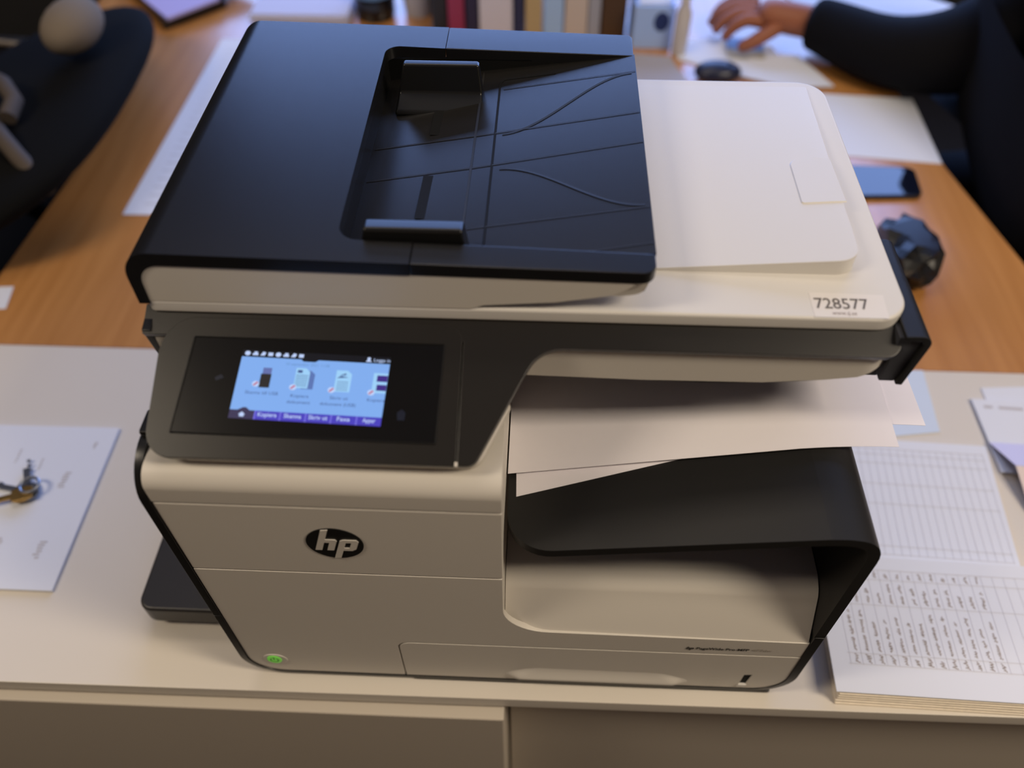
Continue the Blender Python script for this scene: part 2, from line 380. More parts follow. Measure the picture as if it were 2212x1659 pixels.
# soft finger grip swelling out of the lower edge
def span(v):
    us = []
    for i in range(len(cut)):
        (u0, v0), (u1, v1) = cut[i], cut[(i+1) % len(cut)]
        if (v0 - v) * (v1 - v) <= 0 and v0 != v1: us.append(u0 + (u1 - u0) * (v - v0) / (v1 - v0))
    return min(us), max(us)
V = []; F = []; nv, nu = 18, 44; vb, vt_ = 0.0053, max(v for u, v in cut) - 0.0004
for j in range(nv + 1):
    v = vb + (vt_ - vb) * j / nv; uL, uR = span(v)
    for i in range(nu + 1):
        u = uL + (uR - uL) * i / nu; vtop = 0.0368 - 0.0022 * (u + 0.0118) / 0.17
        t_ = max(0.0, min(1.0, (vtop - v) / 0.030)); e_ = min(1.0, min(u - uL, uR - u) / 0.017); e_ = e_ * e_ * (3 - 2 * e_)
        t_ = (vtop - v) / 0.0195; t_ = min(max(t_, 0), 1.0); p_ = t_ ** 2.0 * (1.5 - 0.5 * t_)
        if v < 0.0175: p_ *= max(0.0, (v - 0.0050) / 0.0125) ** 0.7
        V.append((u, 0.0003 - 0.0058 * p_ * e_, v))
for j in range(nv):
    for i in range(nu): k = j*(nu+1)+i; F.append([k, k+1, k+nu+2, k+nu+1])
n0 = len(V); V += [(V[i][0], 0.0010, vb) for i in range(nu + 1)]
for i in range(nu): F.append([i, n0 + i, n0 + i + 1, i + 1])
obj('finger_grip', (V, F), WHITE, ct, smooth=60)
obj('level_window', box(0.2025, 0.0010, 0.0125, 0.2135, 0.0055, 0.0375), DARK, ct)
obj('window_sill', prism([(0.2026, 0.0090), (0.2106, 0.0090), (0.2106, 0.0140), (0.2036, 0.0140)], -0.0010, 0.003, 'xz'), LIDW, ct)
obj('stack_symbol', join(*[ribbon([(0.1752, -0.0005, 0.0095 + 0.0078 * k), (0.1815, -0.0005, 0.0110 + 0.0078 * k), (0.1850, -0.0005, 0.0098 + 0.0078*k)], 0.0010, (0, 1, 0)) for k in range(3)]), LIDW, ct)

# deck under the output tray
dk = rpoly([(0.001, 0.1075), (0.0225, 0.1525, 0.016), (0.035, 0.1585, 0.012), (0.12, 0.1585), (0.2, 0.1585), (0.2, 0.1), (0.001, 0.1)], 8)
obj('deck', prism(dk, -0.0088, 0.2425, 'yz'), WHITE, P, bevel=0.0006)
obj('body_rear', join(box(-0.0088, 0.205, 0.006, 0.2505, 0.385, 0.334), box(-0.25, 0.105, 0.3245, 0.2505, 0.385, 0.3385)), SATIN, P)
obj('body_under', box(-0.0088, 0.006, 0.006, 0.243, 0.205, 0.1065), CHAR, P)

# output tray: sloping black plate that bends down into the right side wall
def zp(x): return 0.2470 + (x - 0.0185) * 0.152
def sheet_from_path(path_o, th):
    out = []; m = len(path_o)
    for i, p in enumerate(path_o):
        a = Vector(path_o[max(i-1, 0)]); b = Vector(path_o[min(i+1, m-1)]); t_ = (b - a).normalized()
        nrm = Vector((t_.y, -t_.x))
        out.append((p[0] + nrm.x * th, p[1] + nrm.y * th))
    return out
def bez(p0, p1, p2, p3, n):
    r_ = []
    for k in range(n + 1):
        s = k / n; a = (1-s)**3; b = 3*s*(1-s)**2; c = 3*s*s*(1-s); d = s**3
        r_.append((a*p0[0]+b*p1[0]+c*p2[0]+d*p3[0], a*p0[1]+b*p1[1]+c*p2[1]+d*p3[1]))
    return r_
X1 = 0.206
bend = bez((X1, zp(X1)), (X1 + 0.026, zp(X1 + 0.026)), (0.2515, 0.276), (0.2515, 0.246), 12) + [(0.2515, 0.18), (0.2515, 0.1195)]
inn = sheet_from_path(bend, 0.0085)
g1 = prism(bend + inn[::-1], -0.0004, 0.20, 'xz')
plan = rpoly([(-0.0072, 0.0, 0.034), (X1 + 0.0003, 0.0), (X1 + 0.0003, 0.20), (-0.0072, 0.20)], 10)
g2 = xf(prism(plan, -0.0078, 0.0), lambda x, y, z: (x, y - 0.0004 * (x / X1), zp(x) + z))
g2 = xf(prism(rpoly([(-0.0072, 0.0, 0.034), (X1 + 0.006, 0.0), (X1 + 0.006, 0.20), (-0.0072, 0.20)], 10), -0.0085, 0.0), lambda x, y, z: (x, y - 0.0004, zp(x) + z))
obj('output_tray', union(g1, g2), CHAR, P, bevel=0.0010)

# scanner base
obj('scanner_base', box(-0.2430, 0.1000, 0.3475, 0.2360, 0.385, 0.3780), SATIN, P, bevel=0.001)
obj('side_cover', prism(rpoly([(0.0825, 0.3735), (0.0885, 0.3395, 0.004), (0.20, 0.3395), (0.20, 0.3780), (0.0985, 0.3780)], 4), -0.2500, -0.2438, 'yz'), SATIN, P, bevel=0.0006)
fpl = rpoly([(-0.2435, 0.0838), (0.2475, 0.0838, 0.022), (0.2475, 0.16), (0.240, 0.16), (0.240, 0.09), (-0.2435, 0.09)], 8)
def fz(x, y, z):
    if z < 0.35:
        d = 0.0005
        d += 0.0025 * max(0, (0.12 - x) / 0.12) if x > 0 else 0.0025
        if x > 0.12: d += 0.0095 * ((x - 0.12) / 0.105) ** 2 if x < 0.225 else 0.0095 + 0.009 * (x - 0.225) / 0.022
        z = 0.3355 + d
    return (x, y, z)
fx = [-0.2435 + 0.491 * k / 60 for k in range(61)]
fpl2 = []
for q in rpoly([(-0.2435, 0.0838), (0.2475, 0.0838, 0.022), (0.2475, 0.16), (0.243, 0.16), (0.243, 0.102, 0.012), (-0.2435, 0.0885)], 8): fpl2.append(q)
def densify(pts, step=0.02):
    o_ = []
    for i, p in enumerate(pts):
        q = pts[(i+1) % len(pts)]; L = math.hypot(q[0]-p[0], q[1]-p[1]); k = max(1, int(L / step))
        o_ += [(p[0] + (q[0]-p[0]) * j / k, p[1] + (q[1]-p[1]) * j / k) for j in range(k)]
    return o_
fpl2 = densify(fpl2)
obj('front_fascia', xf(prism(fpl2, 0.3355, 0.3660), fz), WHITE, P)
sc_ = rpoly([(0.2450, 0.3850), (0.2450, 0.3815), (0.2582, 0.3805, 0.004), (0.2530, 0.3390), (0.2578, 0.3385), (0.2640, 0.3855, 0.012)], 6)
sco = obj('side_cover', prism(sc_, 0.0840, 0.180, 'xz'), CHAR, P, bevel=0.0008)
obj('side_cover_cap', prism([(0.2425, 0.3815), (0.2585, 0.3815), (0.2530, 0.3392), (0.2425, 0.3392)], 0.0868, 0.175, 'xz'), mat('mottled_black_plastic', (0.05, 0.052, 0.062), 0.55, 0.4, var=0.5, vscale=60), sco, bevel=0.001)  # patchy grey-blue tone across the cap

# bezel and control panel lie on one tilted plane
SN, CS = math.sin(R(65)), math.cos(R(65))
def cp(x, y, q):            # x and plan-y of a point of the face; q = height above the face
    yy = y - CS * q; z = 0.3372 + (y - 0.0080) * (CS / SN) + SN * q
    return (x, yy, z)
bez_o = rpoly([(-0.25, 0.0815), (-0.25, 0.1005), (0.2465, 0.1005), (0.2465, 0.0795, 0.017), (0.0130, 0.0795, 0.026), (-0.0265, 0.0075, 0.017), (-0.0372, 0.0075), (-0.0372, 0.0815)], 9)
obj('bezel', prism(bez_o, -0.0065, 0.0, f=cp), BEZ, P, bevel=0.0007)
pn_o = rpoly([(-0.2372, 0.0072, 0.017), (-0.0378, 0.0072), (-0.0378, 0.0930, 0.012), (-0.2368, 0.0930, 0.024)], 10)
pn = obj('control_panel', prism(pn_o, -0.0062, 0.0003, f=cp), BEZ, P, bevel=0.0006)
un_o = rpoly([(-0.225, 0.0078, 0.014), (-0.024, 0.0078, 0.014), (-0.005, 0.045), (-0.02, 0.09), (-0.225, 0.09)], 8)
obj('panel_underside', prism(un_o, -0.0165, -0.0066, f=cp), WHITE, P, bevel=0.002)
gl_o = [(-0.2205, 0.0225), (-0.0522, 0.0205), (-0.0500, 0.0788), (-0.2130, 0.0796)]
obj('touch_glass', prism(gl_o, 0.0002, 0.0007, f=cp), GLASS, pn)
gr = [cp(u, v, 0.0006) for u, v in [(-0.2212, 0.0219), (-0.0516, 0.0199), (-0.0494, 0.0795), (-0.2137, 0.0803)]]
for a in range(4): obj('glass_edge', tube([gr[a], gr[(a+1) % 4]], 0.0006, 6), RIM, pn)
obj('hinge_nub', prism([(-0.0386, 0.0072), (-0.0366, 0.0072), (-0.0366, 0.0098), (-0.0386, 0.0098)], -0.001, 0.0008, f=cp), WHITE, pn)

# lit screen: bilinear map from (0..1, 0..1)
q00, q10, q11, q01 = (-0.1851, 0.0314), (-0.0869, 0.0290), (-0.0835, 0.0706), (-0.1805, 0.0730)
def scr(u, v, q):
    x = (q00[0]*(1-u) + q10[0]*u)*(1-v) + (q01[0]*(1-u) + q11[0]*u)*v
    y = (q00[1]*(1-u) + q10[1]*u)*(1-v) + (q01[1]*(1-u) + q11[1]*u)*v
    return cp(x, y, 0.0008 + q)
def sq(u0, v0, u1, v1, q=0.0): return prism([(u0, v0), (u1, v0), (u1, v1), (u0, v1)], q, q + 0.00006, f=scr)
def stext(body, u, v, h, width=None, al='C', bold=0.0):
    g = text(body, 1.0, bold=bold); xs = [p[0] for p in g[0]]; w0 = max(xs) - min(xs); x0 = min(xs)
    k = (width / w0) if width else h * 0.56
    off = -width / 2 if (al == 'C' and width) else 0
    return xf(g, lambda a, b, c: scr(u + off + (a - x0) * k, v + b * h, 0.0004))
sd = obj('display', sq(0, 0.125, 1, 0.90), SCR_BG, P)
obj('status_bar', sq(0, 0.90, 1, 1.0), SCR_STAT, sd)
obj('status_tab', prism([(0.42, 0.87), (0.50, 0.87), (0.525, 0.905), (0.40, 0.905)], 0.0001, 0.0002, f=scr), SCR_STAT, sd)
obj('home_button', join(sq(0, 0, 0.165, 0.125), prism([(0.05, 0.125), (0.13, 0.125), (0.105, 0.165), (0.085, 0.165)], 0, 0.0001, f=scr)), SCR_HOME, sd)
hp_ = ell(0.085, 0.062, 0.032, 0.052, 20)
obj('home_icon', join(prism([(0.062, 0.06), (0.108, 0.06), (0.085, 0.10)], 0.0003, 0.0004, f=scr), prism([(0.07, 0.03), (0.10, 0.03), (0.10, 0.06), (0.07, 0.06)], 0.0003, 0.0004, f=scr)), SCR_TXT, sd)
words = ['Kopiera', 'Skanna', 'Skriv ut', 'Faxa', 'Appar']; ww = [0.125, 0.115, 0.125, 0.085, 0.085]
for k in range(5):
    u0 = 0.165 + 0.167 * k
    obj('menu_tab', sq(u0 + 0.008, 0, u0 + 0.167, 0.125), SCR_BAR, sd)
    obj('tab_divider', sq(u0, 0, u0 + 0.010, 0.125, 0.00005), SCR_SEP, sd)
    obj('tab_lettering', stext(words[k], u0 + 0.088, 0.045, 0.085, ww[k], bold=0.012), SCR_TXT, sd)
for k in range(8):
    u = 0.035 + 0.052 * k; kind = k % 4
    if kind == 0: g = join(prism(ell(u, 0.95, 0.019, 0.034, 12), 0.0002, 0.0003, f=scr))
    elif kind == 1: g = join(sq(u - 0.018, 0.925, u + 0.02, 0.955, 0.0002), sq(u - 0.008, 0.955, u + 0.014, 0.98, 0.0002))
    elif kind == 2: g = prism([(u - 0.018, 0.925), (u + 0.012, 0.925), (u + 0.02, 0.97), (u, 0.985)], 0.0002, 0.0003, f=scr)
    else: g = join(sq(u - 0.016, 0.925, u + 0.016, 0.975, 0.0002))
    obj('status_icon', g, SCR_TXT, sd)
obj('person_icon', join(prism(ell(0.856, 0.965, 0.012, 0.02, 10), 0.0002, 0.0003, f=scr), prism([(0.835, 0.918), (0.878, 0.918), (0.862, 0.948), (0.848, 0.948)], 0.0002, 0.0003, f=scr)), SCR_TXT, sd)
obj('login_lettering', stext('Logga in', 0.945, 0.925, 0.07, 0.11), SCR_TXT, sd)
obj('date_lettering', stext('10 september 2021 11:08', 0.455, 0.805, 0.055, 0.29), mat('screen_soft_ink', (0.15, 0.30, 0.62), 0.3, 0.2, emit=0.9), sd)
labels = [(0.185, 'Skanna till USB', None, 0.22), (0.44, 'Kopiera', 'dokument', 0.12), (0.70, 'Skriv ut', 'dokument (USB)', 0.12), (0.945, 'Kopiera', None, 0.115)]
for i, (u, a, b, wd) in enumerate(labels):
    g = stext(a, u, 0.345 if i else 0.36, 0.065, wd)
    if b: g = join(g, stext(b, u, 0.255, 0.065, 0.155 if i == 1 else 0.235))
    obj('icon_lettering', g, SCR_DK, sd)
obj('stick_icon', join(sq(0.155, 0.46, 0.225, 0.66, 0.0002)), SCR_BRN, sd)
obj('stick_plug', join(sq(0.163, 0.66, 0.222, 0.75, 0.0002)), mat('screen_plug', (0.14, 0.18, 0.45), 0.3, 0.2, emit=0.9), sd)
def page(u0, v0, u1, v1): return prism([(u0, v0), (u1, v0), (u1, v1 - 0.05), (u1 - 0.03, v1), (u0, v1)], 0.0002, 0.0003, f=scr)
obj('copy_back_page', page(0.435, 0.47, 0.515, 0.74), mat('screen_slate', (0.12, 0.2, 0.5), 0.3, 0.2, emit=0.9), sd)
obj('copy_page', xf(page(0.385, 0.48, 0.480, 0.77), lambda x, y, z: (x, y - 0.00008, z + 0.0002)), SCR_PAGE, sd)
obj('copy_picture', sq(0.398, 0.70, 0.430, 0.74, 0.0007), SCR_DK, sd)
for k in range(6): obj('text_rule', sq(0.392, 0.51 + 0.03 * k, 0.472, 0.518 + 0.03 * k, 0.0007), SCR_DK, sd)
obj('print_page', page(0.655, 0.46, 0.760, 0.77), SCR_PAGE, sd)
for k in range(5): obj('text_rule', sq(0.670, 0.48 + 0.03 * k, 0.745, 0.487 + 0.03 * k, 0.0005), SCR_DK, sd)
obj('sail_mark', join(prism([(0.665, 0.655), (0.74, 0.67), (0.69, 0.69)], 0.0005, 0.0006, f=scr), prism([(0.68, 0.695), (0.725, 0.705), (0.72, 0.73)], 0.0005, 0.0006, f=scr)), SCR_DK, sd)
obj('card_page', sq(0.905, 0.47, 1.0, 0.76, 0.0002), SCR_PAGE, sd)
obj('card_picture', join(sq(0.93, 0.635, 1.0, 0.725, 0.0005), sq(0.935, 0.505, 1.0, 0.59, 0.0005)), mat('screen_deep_purple', (0.06, 0.03, 0.25), 0.3, 0.2, emit=0.9), sd)
for u, v in ((0.135, 0.505), (0.385, 0.485), (0.642, 0.475), (0.905, 0.47)):
    rg = obj('blocked_mark', prism(ell(u, v, 0.024, 0.042, 18), 0.0009, 0.0010, f=scr), SCR_TXT, sd)
    obj('blocked_bar', prism([(u - 0.016, v - 0.02), (u - 0.008, v - 0.03), (u + 0.018, v + 0.02), (u + 0.008, v + 0.03)], 0.0012, 0.0013, f=scr), SCR_RED, sd)
hm = lambda u, v, q: cp(u, v, 0.0008 + q)
obj('touch_hint', join(prism([(-0.196, 0.0535), (-0.191, 0.0555), (-0.193, 0.0575), (-0.197, 0.0555)], 0, 0.00005, f=hm)), HINT, P)
obj('touch_hint', join(prism([(-0.0765, 0.0330), (-0.0720, 0.0330), (-0.0715, 0.0375), (-0.0740, 0.0395), (-0.0770, 0.0375)], 0, 0.00005, f=hm)), HINT, P)

# lid plate
lid_o = rpoly([(-0.2455, 0.0945, 0.004), (0.2500, 0.0945, 0.022), (0.2500, 0.384, 0.024), (-0.2455, 0.384, 0.01)], 10)
lid = obj('scanner_lid', prism(lid_o, 0.3785, 0.3895), LIDW, P, bevel=0.0022, seg=3)
# raised wedge pad with a thumb notch
def pad_z(x, y, z):
    if z > 0.3899:
        a = min(1, max(0, (x - 0.083) / 0.14)); b = min(1, max(0, 1 - (y - 0.136) / 0.23))
        z = 0.3897 + 0.0012 + 0.0120 * a * (0.12 + 0.88 * b)
    return (x, y, z)
pd = rpoly([(0.0825, 0.1360), (0.2230, 0.1360, 0.014), (0.2330, 0.366, 0.02), (0.0825, 0.376)], 8)
gx = []
def grid_pad():
    V = []; F = []; nx, ny = 24, 24
    for j in range(ny + 1):
        for i in range(nx + 1):
            a = i / nx; b = j / ny
            b = b ** 2; y = 0.136 + 0.234 * b; xr = 0.2232 + 0.0100 * b
            rc = 0.014
            if y < 0.136 + rc: xr -= rc - math.sqrt(max(0, rc*rc - (0.136 + rc - y)**2))
            x = 0.0825 + (xr - 0.0825) * a
            V.append(pad_z(x, y, 0.40))
    for j in range(ny):
        for i in range(nx): F.append([j*(nx+1)+i, j*(nx+1)+i+1, (j+1)*(nx+1)+i+1, (j+1)*(nx+1)+i])
    n0 = len(V); rim = [i for i in range(nx+1)] + [(j)*(nx+1)+nx for j in range(1, ny+1)] + [ny*(nx+1)+i for i in range(nx-1, -1, -1)] + [j*(nx+1) for j in range(ny-1, 0, -1)]
    for i in rim: V.append((V[i][0], V[i][1], 0.3890))
    m = len(rim)
    for k in range(m): F.append([rim[k], rim[(k+1) % m], n0 + (k+1) % m, n0 + k])
    return V, F
pad = obj('output_pad', grid_pad(), LIDW, P, bevel=0.0012, smooth=45)
nt_o = rpoly([(0.1965, 0.2005, 0.002), (0.2285, 0.2015), (0.2292, 0.2590, 0.003), (0.1975, 0.2580, 0.009)], 6)
def pz(x, y, dz):
    return (x, y, pad_z(x, y, 0.40)[2] + dz)
nb = densify(nt_o, 0.006); nI = [(0.2132 + (u - 0.2132) * 0.955, 0.2298 + (v - 0.2298) * 0.972) for u, v in nb]
V = [pz(u, v, 0.0000) for u, v in nb] + [pz(u, v, 0.0008) for u, v in nI]; k_ = len(nb)
F = [[i, (i+1) % k_, k_ + (i+1) % k_, k_ + i] for i in range(k_)] + [[k_ + i for i in range(k_)]]
obj('thumb_rest', (V, F), LIDW, pad, smooth=30)

# asset label on the lid
al = obj('asset_label', prism([(0.1880, 0.0954), (0.2350, 0.0954), (0.2362, 0.1172), (0.1880, 0.1182)], 0.3895, 0.3897), mat('label_film', (0.77, 0.735, 0.70), 0.35, 0.5), lid)
obj('asset_number', xf(fit(text('728577', 0.0138, bold=0.0001), 0.0345), lambda u, v, q: (0.1902 + u, 0.1034 + v, 0.38985)), mat('stamped_ink', (0.13, 0.115, 0.105), 0.6, 0.2), al)
obj('asset_small_print', xf(fit(text('www.ij.se', 0.0048, shear=0.2), 0.0155), lambda u, v, q: (0.1998 + u, 0.0978 + v, 0.38985)), INK, al)

# document feeder
def sl(x, y, z): return (x, y, z - 0.0195 * (x + 0.07) * min(1, max(0, (z - 0.392) / 0.03)))
lp = rpoly([(-0.2500, 0.3870), (-0.2500, 0.4270, 0.027), (-0.1205, 0.4270), (-0.1205, 0.4175), (-0.2415, 0.4175, 0.019), (-0.2425, 0.3870)], 12)
Lp = prism(lp, 0.0938, 0.3945, 'xz')
def rear_round(x, y, z):       # rounds the rear left corner in plan
    r = 0.016; cx_, cy_ = -0.25 + r, 0.3945 - r
    if x < cx_ and y > cy_ - 1e-6:
        return (x, cy_ + math.sqrt(max(0, r*r - (cx_ - x)**2)), z)
    return (x, y, z)
Lp = xf(Lp, rear_round)
armF = rpoly([(-0.1181, 0.0938), (-0.0690, 0.0938), (-0.0690, 0.1145), (-0.1035, 0.1145), (-0.1181, 0.1290)], 6)
cpl = rpoly([(-0.1180, 0.0938), (-0.0692, 0.0938), (-0.0692, 0.1145), (-0.1175, 0.1145, 0.014), (-0.1195, 0.3600, 0.012), (-0.0712, 0.3585), (-0.0712, 0.3945), (-0.1180, 0.3945)], 8)
cpl = [(-0.1300, 0.0938)] + cpl[1:-1] + [(-0.1300, 0.3945)]
cov = obj('feeder_cover', xf(union(Lp, prism(cpl, 0.4175, 0.4270)), sl), SATIN, P, bevel=0.0009)
frm = rpoly([(-0.0688, 0.0938), (0.0832, 0.0938, 0.012), (0.0832, 0.1125), (0.0, 0.1140), (-0.0688, 0.1145)], 8)
frb = rpoly([(-0.0708, 0.3585), (0.0, 0.3580), (0.0830, 0.3575), (0.0835, 0.3925, 0.006), (-0.0708, 0.3945)], 8)
obj('feeder_rim', xf(prism(frm, 0.4175, 0.4270), sl), SATIN, P, bevel=0.0009)
obj('feeder_rim', xf(prism(frb, 0.4175, 0.4270), sl), SATIN, P, bevel=0.0009)
# sunken feeder tray floor and its walls
def zt(x): return 0.4240 + (x - 0.083) * 0.128
fl = rpoly([(-0.1215, 0.1130), (0.0838, 0.1130), (0.0838, 0.3600), (-0.1215, 0.3600)])
ft = obj('feeder_tray', xf(prism(densify(fl, 0.05), -0.0025, 0.0), lambda x, y, z: (x, y, zt(x) + z)), TRAYB, P)
wl = join(prism([(-0.1215, zt(-0.1215) - 0.002), (0.0800, 0.4185), (0.0800, 0.4178), (-0.1215, 0.4178)], 0.1105, 0.1150, 'xz'),
          prism([(-0.1215, zt(-0.1215) - 0.002), (0.0800, 0.4185), (0.0800, 0.4178), (-0.1215, 0.4178)], 0.3580, 0.3625, 'xz'),
          box(-0.1240, 0.1130, 0.394, -0.1195, 0.3600, 0.4190))
obj('tray_wall', wl, RIM, P)
def on_t(x, y, q=0.0004): return (x, y, zt(x) + q)
obj('tray_seam', ribbon([on_t(-0.0262, 0.1150), on_t(-0.0250, 0.3350), on_t(-0.0215, 0.3400), on_t(0.02, 0.3420)], 0.0017), DARK, ft)
obj('tray_seam', ribbon([on_t(-0.0420, 0.1150), on_t(-0.0395, 0.355)], 0.0018), CREASE, ft)
for a, b in ((0.2555, 0.2740), (0.2145, 0.2350)):
    obj('tray_crease', ribbon([on_t(-0.118, a), on_t(-0.04, a + 0.0060), on_t(0.083, b)], 0.0013), CREASE, ft)
def scurve(y0, y1):
    return [on_t(-0.020 + 0.100 * s, y0 + (y1 - y0) * (3*s*s - 2*s**3), 0.0005) for s in [k / 24 for k in range(25)]]
obj('tray_crease', ribbon(scurve(0.2605, 0.3310), 0.0018), CREASE, ft)
obj('tray_crease', ribbon(scurve(0.2165, 0.1620), 0.0018), CREASE, ft)
obj('tray_crease', ribbon([on_t(-0.022, 0.325), on_t(0.083, 0.3330)], 0.0011), CREASE, ft)
obj('tray_crease', ribbon([on_t(-0.040, 0.1510), on_t(0.083, 0.1600)], 0.0011), CREASE, ft)
obj('tray_crease', ribbon([on_t(0.010, 0.1160), on_t(0.083, 0.1230)], 0.0010), CREASE, ft)
for y0, y1 in ((0.268, 0.316), (0.166, 0.2155)):
    obj('guide_slot', ribbon([on_t(-0.0728, y0, 0.0005), on_t(-0.0716, y1, 0.0005)], 0.0072), DARK, ft)
# paper-width guides
gb = rpoly([(0.3000, 0.4000), (0.3010, 0.4040), (0.3150, 0.4125), (0.3185, 0.4345, 0.002), (0.3260, 0.4345, 0.002), (0.3290, 0.4000)], 4)
def taper(x0, x1):
    def f(x, y, z):
        k = (z - 0.4) * 0.22
        return (x + k if x < (x0 + x1) / 2 else x - k * 0.5, y, z)
    return f
obj('paper_guide', xf(prism(gb, -0.1080, -0.0370, 'yz'), taper(-0.1080, -0.0370)), RIM, P, bevel=0.0025, seg=3)
gf = rpoly([(0.1158, 0.4000), (0.1162, 0.4355, 0.0025), (0.1270, 0.4340, 0.0015), (0.1310, 0.4310, 0.0015), (0.1345, 0.4000)], 4)
obj('paper_guide', xf(prism(gf, -0.1075, -0.0340, 'yz'), taper(-0.1075, -0.0340)), RIM, P, bevel=0.0030, seg=3)
# ivory feeder body below the black shell: front skin and underside
fb = rpoly([(-0.2425, 0.3890), (-0.0330, 0.3895), (-0.0240, 0.3930, 0.006), (0.0219, 0.3972), (0.0815, 0.4090), (0.0815, 0.4172), (-0.2425, 0.4172, 0.020)], 8)
def fbs(x, y, z):
    if x > 0.07:
        r = 0.0115; d = x - (0.0815 - r)
        if d > 0 and y < 0.0945 + r: y = max(y, 0.0945 + r - math.sqrt(max(0, r*r - d*d)))
    return sl(x, y, z) if z > 0.405 else (x, y, z)
fbd = densify(fb, 0.004)
skinG = xf(prism(fbd, 0.0945, 0.1115, 'xz'), fbs)
und = xf(prism([(-0.2425, 0.3895), (-0.0330, 0.3895), (0.0219, 0.3972), (0.0810, 0.4090), (0.0810, 0.4180), (-0.1210, 0.3950), (-0.2425, 0.3950)], 0.1110, 0.3900, 'xz'), lambda x, y, z: (x, y, z))
obj('feeder_body', join(skinG, und), WHITE, P, smooth=35)

# side feed tray low on the left
mp = thing_ = rpoly([(-0.3625, 0.0425, 0.014), (-0.2510, 0.0425), (-0.2510, 0.32), (-0.3625, 0.32, 0.01)], 8)
mt = obj('side_tray', prism(mp, 0.0035, 0.0300), mat('side_tray_plastic', (0.020, 0.018, 0.018), 0.40, 0.5, bump=0.1, bscale=2000), P, bevel=0.0035, seg=3)
obj('tray_guide', prism(rpoly([(-0.3080, 0.0780, 0.002), (-0.2900, 0.0780, 0.002), (-0.2900, 0.1120, 0.002), (-0.3080, 0.1120, 0.002)], 3), 0.0295, 0.0370), RIM, mt, bevel=0.0012)
obj('tray_lip', box(-0.309, 0.0650, 0.0295, -0.252, 0.0700, 0.0325), RIM, mt, bevel=0.0012)

# ------------------------------------------------------------ printed sheets in the output tray
def sheet(name, corners, mt_, prof, nx=24, ny=6, th=0.00025):
    """curved sheet: corners (near-left, near-right, far-right, far-left), prof(x, y) gives its height"""
    a, b, c, d = [Vector(p) for p in corners]; V = []; F = []
    for j in range(ny + 1):
        for i in range(nx + 1):
            s, t_ = i / nx, j / ny
            q = (a * (1-s) + b * s) * (1-t_) + (d * (1-s) + c * s) * t_
            V.append((q.x, q.y, prof(q.x, q.y)))
    n0 = len(V); V += [(x, y, z - th) for x, y, z in V]
    for j in range(ny):
        for i in range(nx):
            k = j*(nx+1)+i; F.append([k, k+1, k+nx+2, k+nx+1]); F.append([n0+k+nx+1, n0+k+nx+2, n0+k+1, n0+k])
    rim = [i for i in range(nx+1)] + [j*(nx+1)+nx for j in range(1, ny+1)] + [ny*(nx+1)+i for i in range(nx-1, -1, -1)] + [j*(nx+1) for j in range(ny-1, 0, -1)]
    for k in range(len(rim)): p, q = rim[k], rim[(k+1) % len(rim)]; F.append([p, n0+p, n0+q, q])
    return obj(name, (V, F), mt_)
def tray_h(dz):
    def f(x, y):
        z = zp(min(x, 0.205)) + dz
        if x > 0.205: z += 0.152 * (x - 0.205) * 0.7 - 1.2 * (x - 0.205) ** 2 
        return z
    return f
g = 'printed sheets in the output bin'
s3 = sheet('paper_sheet', [(-0.0010, 0.0455), (0.2680, 0.1030), (0.2300, 0.2030), (-0.0060, 0.2030)], PAPER, tray_h(0.0006))
tag(s3, 'lowest sheet in the output bin, its front left corner jutting out skewed', 'paper', g)
s1 = sheet('paper_sheet', [(-0.0060, 0.0800), (0.3010, 0.0985), (0.2990, 0.2030), (-0.0060, 0.2030)], PAPER, tray_h(0.0026))
tag(s1, 'sheet in the output bin reaching furthest right, under the top sheet', 'paper', g)
s2 = sheet('paper_sheet', [(-0.0080, 0.0640), (0.2740, 0.0750), (0.2770, 0.2030), (-0.0080, 0.2030)], PAPER, tray_h(0.0042))
tag(s2, 'topmost sheet in the output bin with a long straight front edge', 'paper', g)

# ------------------------------------------------------------ things on the white worktop
def flat(name, pts, z0, z1, m, label, cat, group=None, bevel=0.0004):
    o = obj(name, prism(pts, z0, z1), m, None, bevel=bevel); tag(o, label, cat, group); return o
cbx = [(-0.700, 0.0735), (-0.4700, 0.0730), (-0.4735, 0.2780), (-0.4790, 0.2790), (-0.7030, 0.2775)]
card = obj('paper_pad', prism(cbx, ZC, ZC + 0.0035), PAPERB, None, bevel=0.0006)
tag(card, 'white paper pad with faint grey print under the keys, left of printer', 'paper')
rg_ = random.Random(3)
def smudge(cx, cy, L, W, n, z):
    gs = []
    for k in range(n):
        y = cy - L/2 + L * (k + 0.5) / n; x = cx + (rg_.random() - 0.5) * W * 0.3
        gs.append(ribbon([(x - W/2 * (0.5 + 0.5*rg_.random()), y, z), (x + W/2 * (0.5 + 0.5*rg_.random()), y + 0.0006, z)], L / n * 0.55))
    return join(*gs)
zc = ZC + 0.0037
for cx_, cy_, L, W in ((-0.4925, 0.253, 0.009, 0.004), (-0.5100, 0.2050, 0.022, 0.008), (-0.5020, 0.1180, 0.022, 0.008), (-0.545, 0.225, 0.016, 0.003), (-0.5480, 0.1250, 0.012, 0.006), (-0.575, 0.235, 0.02, 0.003)):
    o = obj('print_block', smudge(cx_, cy_, L, W, 6, zc), PALEINK, card, smooth=0); 
keys = thing('key_bunch', 'small bunch of steel and brass keys lying on the white paper pad', 'keys', (-0.552, 0.193, ZC + 0.0035))
